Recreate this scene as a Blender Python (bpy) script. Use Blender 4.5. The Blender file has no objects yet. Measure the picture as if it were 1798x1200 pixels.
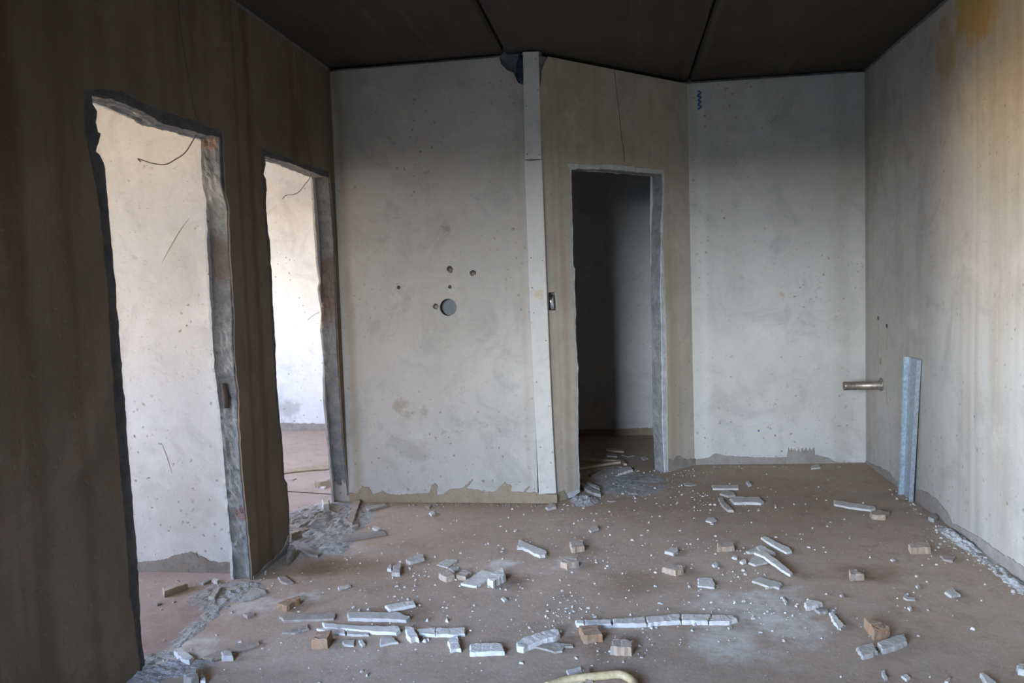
import bpy, bmesh, math, random
from mathutils import Vector, Matrix, noise
random.seed(7)
SC = bpy.context.scene
COL = SC.collection

# ---------------------------------------------------------------- camera
cam_d = bpy.data.cameras.new('camera'); cam_d.sensor_width = 36.0; cam_d.lens = 27.0
cam_d.clip_start = 0.05; cam_d.clip_end = 200
cam = bpy.data.objects.new('camera', cam_d); COL.objects.link(cam); SC.camera = cam
PITCH, ROLL, YAW = 0.0751, 0.038, 0.1457
fw = Vector((-math.sin(YAW)*math.cos(PITCH), math.cos(YAW)*math.cos(PITCH), -math.sin(PITCH)))
rt = Vector((math.cos(YAW), math.sin(YAW), 0)); dn = fw.cross(rt)
ri = rt*math.cos(ROLL) + dn*math.sin(ROLL); do = dn*math.cos(ROLL) - rt*math.sin(ROLL)
cam.matrix_world = Matrix(((ri.x, -do.x, -fw.x, 0), (ri.y, -do.y, -fw.y, 0), (ri.z, -do.z, -fw.z, 1.35), (0, 0, 0, 1)))

# ---------------------------------------------------------------- sky, exposure
SC.view_settings.view_transform = 'Standard'
SC.view_settings.look = 'None'
SC.view_settings.gamma = 1.0
SC.view_settings.use_curve_mapping = False
SC.view_settings.exposure = 0.0
W = bpy.data.worlds.new('sky'); SC.world = W; W.use_nodes = True
wn = W.node_tree.nodes; wl = W.node_tree.links
bg = wn['Background']; bg.inputs['Strength'].default_value = 80.0
tc = wn.new('ShaderNodeTexCoord'); sp = wn.new('ShaderNodeSeparateXYZ'); mr = wn.new('ShaderNodeMapRange')
mr.inputs['From Min'].default_value = -1; mr.inputs['From Max'].default_value = 1
cr = wn.new('ShaderNodeValToRGB'); e = cr.color_ramp.elements
e[0].position = 0.0; e[0].color = (0.80, 0.53, 0.22, 1)       # sunlit bare ground
e[1].position = 1.0; e[1].color = (0.36, 0.56, 1.0, 1)
x = e.new(0.485); x.color = (1.0, 0.68, 0.29, 1)
x = e.new(0.515); x.color = (0.82, 0.91, 1.03, 1)
x = e.new(0.585); x.color = (0.80, 0.90, 1.03, 1)
x = e.new(0.64); x.color = (0.46, 0.67, 1.10, 1)
wl.new(tc.outputs['Generated'], sp.inputs[0]); wl.new(sp.outputs['Z'], mr.inputs['Value'])
wl.new(mr.outputs['Result'], cr.inputs['Fac']); wl.new(cr.outputs['Color'], bg.inputs['Color'])

def portal(name, loc, rot, sx, sy):
    """daylight portal: tells the sampler where the window openings are (gives off no light itself)"""
    d = bpy.data.lights.new(name, 'AREA'); d.shape = 'RECTANGLE'; d.size = sx; d.size_y = sy
    d.cycles.is_portal = True
    o = bpy.data.objects.new(name, d); o.location = loc; o.rotation_euler = rot; COL.objects.link(o)
# window openings: (y0, y1, z0, z1) in the left outside wall, (x0, x1, z0, z1) in the wall behind the camera
WIN_L = [(1.8, 2.7, 0.85, 2.12), (4.55, 5.7, 0.85, 2.12)]
FRONT_Y = -1.8
WIN_F = (-3.4, -1.0, 0.7, 2.3)
for (a, b, z0, z1) in WIN_L:
    portal('window_portal', (-5.92, (a+b)/2, (z0+z1)/2), (0, -math.pi/2, 0), z1-z0, b-a)
portal('window_portal', ((WIN_F[0]+WIN_F[1])/2, FRONT_Y-.32, (WIN_F[2]+WIN_F[3])/2), (math.pi/2, 0, 0), WIN_F[1]-WIN_F[0], WIN_F[3]-WIN_F[2])
SC.cycles.max_bounces = 7; SC.cycles.diffuse_bounces = 5
SC.cycles.sample_clamp_indirect = 6.0

# ---------------------------------------------------------------- measured geometry, metres (wall frames: origin, along, up, normal)
FR = {"L": [[-1.76804, 0.0, 0.0], [0.0, 1.0, 0.0], [0.0104, 0.0, 0.99995], [0.99995, 0.0, -0.0104]], "A": [[-1.76804, 4.6152, 0.0], [0.99995, -0.01017, 0.0], [0.0, 0.0, 1.0], [-0.01017, -0.99995, 0.0]], "B": [[-0.4698, 4.602, 0.0], [0.69722, 0.71686, 0.0], [0.0, 0.0, 1.0], [0.71686, -0.69722, 0.0]], "C": [[0.478, 5.5765, 0.0], [0.99955, 0.02986, 0.0], [0.0, 0.0, 1.0], [0.02986, -0.99955, 0.0]], "D": [[1.6564, 5.6117, 0.0], [0.0, -1.0, 0.0], [0.0, 0.0, 1.0], [-1.0, 0.0, 0.0]], "R1": [[-5.6, 3.4, 0.0], [1.0, 0.0, 0.0], [0.0, 0.0, 1.0], [0.0, -1.0, 0.0]], "R2": [[-5.6, 7.01, 0.0], [1.0, 0.0, 0.0], [0.0, 0.0, 1.0], [0.0, -1.0, 0.0]], "R3": [[-1.2, 6.66, 0.0], [1.0, 0.0, 0.0], [0.0, 0.0, 1.0], [0.0, -1.0, 0.0]]}
G = {
 'd1_skin': [[2.4653, -0.004], [2.4486, 0.1535], [2.4302, 0.2877], [2.4325, 0.4944], [2.42, 0.8849], [2.4174, 1.1247], [2.4219, 1.3998], [2.4125, 1.651], [2.3833, 1.8089], [2.3657, 1.8807], [2.3651, 1.9825], [2.3736, 2.0398], [2.4051, 2.051], [2.4762, 2.0737], [2.5974, 2.0868], [2.7408, 2.0699], [2.8673, 2.0755], [3.0133, 2.0787], [3.2351, 2.0767], [3.2785, 2.0699], [3.2679, 1.9278], [3.269, 1.802], [3.2883, 1.7482], [3.2906, 1.7229], [3.2793, 1.574], [3.2799, 1.3942], [3.284, 1.2439], [3.2709, 1.1485], [3.268, 1.0524], [3.2758, 0.9809], [3.2886, 0.9054], [3.2753, 0.7383], [3.2774, 0.6609], [3.2833, 0.4723], [3.3023, 0.25], [3.3169, -0.0191]],
 'd1_core': [[2.4982, -0.0218], [2.4886, 0.1128], [2.4918, 0.24], [2.4929, 0.4099], [2.4908, 0.5793], [2.4846, 0.8307], [2.4826, 0.9955], [2.4774, 1.037], [2.4795, 1.1181], [2.4756, 1.3199], [2.4736, 1.4793], [2.4667, 1.617], [2.4628, 1.7534], [2.4579, 1.8206], [2.4368, 1.8423], [2.4176, 1.8507], [2.425, 1.8672], [2.4353, 1.8842], [2.4499, 1.9135], [2.436, 1.9186], [2.4306, 1.9499], [2.4404, 1.9899], [2.4195, 2.0081], [2.4167, 2.0357], [2.5199, 2.0479], [2.6266, 2.0458], [2.7555, 2.0356], [2.8271, 2.0198], [2.9779, 2.031], [3.0806, 2.034], [3.2536, 2.0485], [3.245, 1.925], [3.2488, 1.8254], [3.277, 1.7654], [3.2931, 1.7287], [3.284, 1.6003], [3.2823, 1.4461], [3.2755, 1.2446], [3.2598, 1.1496], [3.2635, 0.9956], [3.2858, 0.9613], [3.2901, 0.8577], [3.2846, 0.7605], [3.2924, 0.6576], [3.3004, 0.4675], [3.3142, 0.2459], [3.3348, -0.0211]],
 'd1_back': [[2.5544, 2.0497], [2.6086, 2.0456], [2.6776, 2.0398], [2.7271, 2.0396], [2.9433, 2.0412], [3.2716, 2.0395], [3.2784, 2.0155], [3.2764, 1.9091], [3.2729, 1.8326], [3.2638, 1.7047], [3.2665, 1.6412], [3.2547, 1.5767], [3.2496, 1.3974], [3.257, 1.2423], [3.2534, 1.1647], [3.2582, 1.0731], [3.2595, 0.9945], [3.2671, 0.9278], [3.2803, 0.8199], [3.2888, 0.7117], [3.2923, 0.6036], [3.298, 0.4672], [3.3037, 0.3295], [3.3168, 0.1605], [3.3175, 0.0218]],
 'd2_skin': [[3.6965, 0.0234], [3.7142, 0.0569], [3.7258, 0.175], [3.7291, 0.2682], [3.7149, 0.3599], [3.6851, 0.3948], [3.6839, 0.5589], [3.6628, 0.7196], [3.6544, 0.873], [3.6528, 1.0559], [3.6596, 1.0871], [3.6524, 1.1367], [3.649, 1.329], [3.6549, 1.463], [3.6493, 1.497], [3.6475, 1.5904], [3.6375, 1.6659], [3.6337, 1.7944], [3.6371, 1.8785], [3.6253, 1.9353], [3.6333, 2.0596], [3.8249, 2.0725], [4.0262, 2.0622], [4.2306, 2.0674], [4.5279, 2.073], [4.5386, 2.0094], [4.5803, 1.7367], [4.5694, 1.4913], [4.5498, 1.1748], [4.5535, 0.8906], [4.5564, 0.6755], [4.57, 0.3839], [4.6026, 0.1565], [4.6229, -0.012]],
 'd2_core': [[3.7205, 0.0025], [3.741, 0.0474], [3.7547, 0.1657], [3.7573, 0.2599], [3.7504, 0.3503], [3.7202, 0.3855], [3.719, 0.5512], [3.7008, 0.7128], [3.689, 0.8682], [3.6906, 1.0526], [3.7007, 1.0838], [3.6934, 1.134], [3.6899, 1.3284], [3.6958, 1.4638], [3.6902, 1.4982], [3.6947, 1.5327], [3.6913, 1.6139], [3.6749, 1.6687], [3.671, 1.7986], [3.6809, 1.8306], [3.687, 1.8849], [3.6846, 1.9185], [3.6594, 1.9405], [3.6934, 1.9957], [3.685, 2.031], [3.9784, 2.0435], [4.0508, 2.0419], [4.2553, 2.0362], [4.4163, 2.0332], [4.536, 2.0405], [4.5639, 1.736], [4.5624, 1.4915], [4.5427, 1.1754], [4.5463, 0.8916], [4.5586, 0.6753], [4.5817, 0.3813], [4.6142, 0.1534], [4.6344, -0.0156]],
 'd2_back': [[3.8882, 2.0557], [4.0014, 2.0505], [4.2718, 2.0464], [4.4883, 2.0473], [4.5013, 1.9757], [4.5065, 1.8735], [4.5175, 1.702], [4.5243, 1.5078], [4.5572, 1.4082], [4.5244, 1.3593], [4.5701, 1.2116], [4.5384, 1.0998], [4.5646, 0.9373], [4.5332, 0.6761], [4.5517, 0.5217], [4.5495, 0.504], [4.5696, 0.3581], [4.5739, 0.2364], [4.594, 0.1097], [4.5903, 0.0552], [4.603, -0.0003]],
 'b_skin': [[0.1293, -0.0277], [0.1285, -0.0022], [0.1173, 0.0218], [0.1512, 0.0381], [0.1992, 0.0381], [0.2264, 0.04], [0.225, 0.259], [0.2294, 0.4395], [0.2454, 0.8152], [0.2343, 1.0279], [0.2412, 1.189], [0.2385, 1.3126], [0.2432, 1.4232], [0.231, 1.448], [0.2363, 1.6801], [0.2419, 2.0264], [0.2134, 2.0693], [0.4306, 2.0727], [0.571, 2.0887], [0.7899, 2.0879], [0.9815, 2.0824], [1.101, 2.0857], [1.1045, 2.0194], [1.0733, 1.6148], [1.0769, 1.3823], [1.0805, 1.1481], [1.084, 0.7342], [1.0731, 0.064], [1.0773, 0.0108]],
 'b_core': [[0.173, -0.0393], [0.1746, -0.0031], [0.2186, 0.01], [0.2434, 0.0197], [0.2407, 0.2545], [0.245, 0.4357], [0.2611, 0.8129], [0.25, 1.0265], [0.2569, 1.1883], [0.2541, 1.3123], [0.2588, 1.4234], [0.2466, 1.4483], [0.2519, 1.6813], [0.2555, 2.0372], [0.5289, 2.0556], [0.8013, 2.0533], [1.0733, 2.0537], [1.0938, 2.0472], [1.0905, 1.8859], [1.0663, 1.685], [1.0467, 1.2862], [1.044, 0.8754], [1.0343, 0.3213], [1.0434, 0.0068]],
 'b_back': [[0.3441, 2.0497], [0.6244, 2.0529], [1.0827, 2.0519], [1.0673, 1.6223], [1.0636, 1.3567], [1.0788, 1.0779], [1.0589, 0.5178], [1.0627, 0.1051], [1.0667, 0.0512]],
 'b_box': [[0.0259, 1.2888], [0.094, 1.2897], [0.1072, 1.1747], [0.0256, 1.1824]],
 'b_notch': [[0.0135, 2.4775], [0.0341, 2.5459], [0.0456, 2.6067], [0.0651, 2.6489], [0.0979, 2.69]],
 'a_notch': [[1.0792, 2.6968], [1.091, 2.6498], [1.1235, 2.6077], [1.1572, 2.5985], [1.1731, 2.5676], [1.1888, 2.5335], [1.2155, 2.5216], [1.2433, 2.5392]],
 'a_h0': [0.7048, 1.2203],
 'a_h1': [0.7261, 1.4526],
 'a_h2': [0.8668, 1.4228],
 'a_h3': [0.3966, 1.3536],
 'a_h4': [0.7212, 1.3452],
 'a_h5': [0.6263, 1.2298],
 'a_h6': [0.7115, 1.6812],
 'a_r0': [[0.6511, 1.222], [0.7584, 1.2185]],
 'mA': [[0.0039, 0.0543], [0.0171, 0.0626], [0.0632, 0.0546], [0.0912, 0.104], [0.137, 0.0959], [0.1596, 0.0468], [0.2237, 0.0717], [0.2809, 0.0474], [0.389, 0.0521], [0.5292, 0.0568], [0.5438, 0.1055], [0.5692, 0.1233], [0.5884, 0.0975], [0.578, 0.0489], [0.6107, 0.0491], [0.6694, 0.0881], [0.7098, 0.0859], [0.7506, 0.0941], [0.8095, 0.1504], [0.8148, 0.1424], [0.7665, 0.0861], [0.8468, 0.0824], [0.8862, 0.0665], [0.9543, 0.0708], [1.0081, 0.1229], [1.0513, 0.1111], [1.0513, 0.0713], [1.1247, 0.0676], [1.1655, 0.1075], [1.1709, 0.1027], [1.1405, 0.0677], [1.2268, 0.0641], [1.3357, 0.0528]],
 'mB': [[0.0205, 0.0519], [0.0576, 0.0517], [0.1049, 0.0639], [0.1171, 0.0182], [0.1293, -0.0277]],
 'mB2': [[1.0741, 0.0921], [1.1153, 0.0769], [1.1764, 0.099], [1.2365, 0.0643], [1.3735, 0.0409]],
 'mC': [[0.0061, 0.0363], [0.0996, 0.0528], [0.1509, 0.0829], [0.2348, 0.06], [0.4357, 0.0489], [0.6433, 0.0464], [0.6524, 0.12], [0.6645, 0.0938], [0.673, 0.1137], [0.6851, 0.0892], [0.6936, 0.1108], [0.7098, 0.0846], [0.7224, 0.1104], [0.7345, 0.0843], [0.7471, 0.1127], [0.7592, 0.0883], [0.7718, 0.1141], [0.7881, 0.0923], [0.8006, 0.1137], [0.8127, 0.0919], [0.8211, 0.1177], [0.8334, 0.1133], [0.833, 0.0658], [0.931, 0.0387], [0.9717, 0.008], [1.1586, 0.0016], [1.1748, -0.0029]],
 'mD': [[-0.0062, -0.0004], [0.3087, 0.0328], [0.4635, 0.0414], [0.589, 0.0224], [0.7469, 0.0148], [0.8588, 0.0353], [0.9997, 0.0743], [1.0999, 0.0858], [1.2573, 0.0799], [1.3756, 0.0535], [1.4327, 0.0168], [1.5279, 0.024], [1.7415, 0.0439], [1.9118, 0.0436], [2.1253, 0.0551], [2.2538, 0.0653]],
 'mL': [[3.3211, 0.018], [3.475, 0.0211], [3.6028, 0.0268], [3.6719, 0.0472], [3.7173, 0.0833]],
 'm1': [[3.0826, 0.0318], [3.2007, 0.0452], [3.3304, 0.0644], [3.3863, 0.0824], [3.4782, 0.1037], [3.5077, 0.0984], [3.515, 0.0757], [3.5247, 0.0844], [3.5589, 0.0621], [3.6176, 0.0516], [3.6655, 0.058], [3.7536, 0.0537]],
 'pipe': [1.6564, 5.2773, 0.5957],
 'stud': [[1.6564, 4.7734, 0.8299], [1.6564, 4.5825, 0.8362], [1.6564, 4.7988, -0.0191], [1.6564, 4.6461, 0.0011]],
 'stripA': [[1.2226, 2.7113], [1.2126, 2.0742], [1.2132, 1.3407], [1.2204, 0.5788], [1.2263, 0.0557]],
 'stripB': [[0.0197, 2.708], [0.0124, 2.0698], [0.0146, 1.3371], [0.021, 0.5751], [0.0339, 0.0421]],
 'scrib': [[0.0673, 2.6341], [0.0943, 2.6323], [0.0963, 2.5353], [0.0726, 2.5096]],
 'cab1': [[2.9678, 2.5396], [2.9781, 2.4089], [3.0056, 2.281], [3.04, 2.1282], [3.0698, 2.0831]],
 'cab2': [[4.1104, 2.6563], [4.1395, 2.5201], [4.1801, 2.3432], [4.2174, 2.1927], [4.252, 2.0769]],
 'cab3': [[0.6456, 2.6883], [0.6736, 2.4848], [0.6965, 2.2709], [0.7144, 2.1925], [0.7164, 2.1089]],
 'cab1b': [[-1.77, 3.1116, 2.0595], [-1.82, 3.1418, 2.0155], [-1.87, 3.1623, 1.9734], [-1.93, 3.1828, 1.9508], [-1.98, 3.1824, 1.9315], [-2.03, 3.168, 1.9373], [-2.07, 3.1523, 1.9521], [-2.085, 3.147, 1.9571], [-2.09, 3.1736, 1.9491]],
 'cab2b': [[-1.77, 4.3036, 2.0467], [-1.82, 4.3926, 2.0153], [-1.87, 4.4393, 1.9904], [-1.92, 4.4748, 1.9566], [-1.97, 4.495, 1.941], [-2.02, 4.5084, 1.9417], [-2.05, 4.515, 1.9233]],
 'ceilj': [[-0.6638, 3.7012, 2.7], [-0.6646, 4.6461, 2.7], [0.5027, 3.9971, 2.7], [0.4872, 5.5161, 2.7]],
 'stain1': [-1.8, 3.21, 1.4722],
 'clus': [[-1.877, 4.386, 0.28, 300], [-1.88, 4.061, 0.22, 160], [-1.326, 3.629, 0.3, 120], [-1.628, 3.184, 0.25, 120], [-0.972, 3.038, 0.25, 100], [-0.772, 3.498, 0.3, 100], [-0.292, 2.969, 0.12, 70], [-0.258, 3.135, 0.12, 80], [-0.125, 3.527, 0.25, 90], [0.092, 3.044, 0.25, 140], [-0.012, 4.911, 0.3, 160], [-0.261, 4.751, 0.09, 160], [-0.05, 5.356, 0.25, 120], [0.381, 5.352, 0.16, 140], [0.441, 4.783, 0.14, 60], [0.597, 4.432, 0.15, 60], [0.49, 3.484, 0.12, 80], [0.504, 3.121, 0.2, 160], [0.68, 3.026, 0.2, 90], [0.49, 3.859, 0.12, 60], [1.161, 3.268, 0.15, 50], [1.513, 3.895, 0.12, 90], [1.661, 4.067, 0.12, 90], [1.653, 3.746, 0.14, 80], [-0.25, 3.024, 0.08, 50], [-0.064, 2.7, 0.15, 60], [-0.941, 2.642, 0.2, 60], [-1.677, 2.506, 0.2, 160], [-1.952, 3.167, 0.15, 90], [-1.796, 3.241, 0.1, 90], [-2.17, 3.292, 0.2, 60], [-0.974, 3.418, 0.06, 40], [0.294, 3.852, 0.08, 40], [0.021, 2.887, 0.08, 60], [-1.165, 4.399, 0.3, 60], [0.496, 4.659, 0.2, 60], [-0.319, 4.529, 0.2, 100]],
 'powder': [[0.504, 3.121, 0.28], [0.372, 2.817, 0.22], [-1.6, 3.786, 0.25], [-1.854, 4.329, 0.3], [-1.729, 2.589, 0.25], [-1.57, 3.063, 0.2], [-0.012, 4.911, 0.28], [-0.169, 5.357, 0.3], [1.634, 4.067, 0.12], [1.661, 3.71, 0.12], [-0.62, 3.579, 0.12], [0.605, 2.972, 0.2], [-0.289, 3.593, 0.12], [-0.942, 2.516, 0.12], [-1.816, 3.174, 0.15]],
 'damp': [[-1.501, 3.467, 0.16], [-0.956, 2.983, 0.2], [0.031, 3.396, 0.25], [1.033, 3.509, 0.2], [-0.149, 2.783, 0.15], [-0.534, 3.369, 0.12]],
 'hose': [[-0.286, 2.439], [-0.232, 2.479], [-0.195, 2.496], [-0.1, 2.522], [-0.052, 2.533], [-0.024, 2.52], [-0.001, 2.485], [0.009, 2.418]],
 'lathA': [[-0.498, 5.769, 0.012], [-0.36, 5.74, 0.012], [-0.234, 5.715, 0.012], [-0.125, 5.702, 0.012], [-0.056, 5.69, 0.012], [-0.036, 5.648, 0.012], [-0.017, 5.564, 0.012]],
 'lathB': [[-0.438, 5.358, 0.02], [-0.342, 5.425, 0.02], [-0.227, 5.514, 0.02], [-0.132, 5.574, 0.02], [-0.055, 5.614, 0.02]],
 'longstrip': [[[-0.221, 2.941], [-0.189, 2.947], [-0.185, 2.909], [-0.214, 2.912]], [[-0.186, 2.948], [-0.081, 2.958], [-0.078, 2.915], [-0.148, 2.907], [-0.182, 2.909]], [[-0.077, 2.959], [0.039, 2.983], [0.051, 2.992], [0.055, 2.93], [-0.016, 2.921], [-0.074, 2.915]], [[0.056, 2.992], [0.189, 3.023], [0.188, 2.961], [0.06, 2.932]], [[0.196, 3.023], [0.308, 3.023], [0.291, 2.962], [0.192, 2.961]], [[0.315, 3.023], [0.362, 3.024], [0.392, 3.018], [0.406, 2.992], [0.372, 2.965], [0.296, 2.961]]],
 'scrR1': [[[3.5866, 1.7137], [3.5426, 1.6679], [3.4842, 1.5902], [3.4313, 1.5117]], [[3.3605, 0.6438], [3.3827, 0.5818], [3.4057, 0.4917]]],
 'scrA': [[[0.4272, 0.3502], [0.4778, 0.3283], [0.5359, 0.3136], [0.6216, 0.2664]], [[0.3069, 0.318], [0.3454, 0.3433], [0.3902, 0.3504]], [[0.3504, 0.6614], [0.3815, 0.6178], [0.416, 0.5706]], [[0.7851, 0.1004], [0.7971, 0.1257], [0.8164, 0.1546]]],
 'blotR2': [-3.272, 7.01, 0.198],
 'heap2': [[-1.87, 4.506]],
 'heapB': [[-0.263, 4.803]],
}
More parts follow.
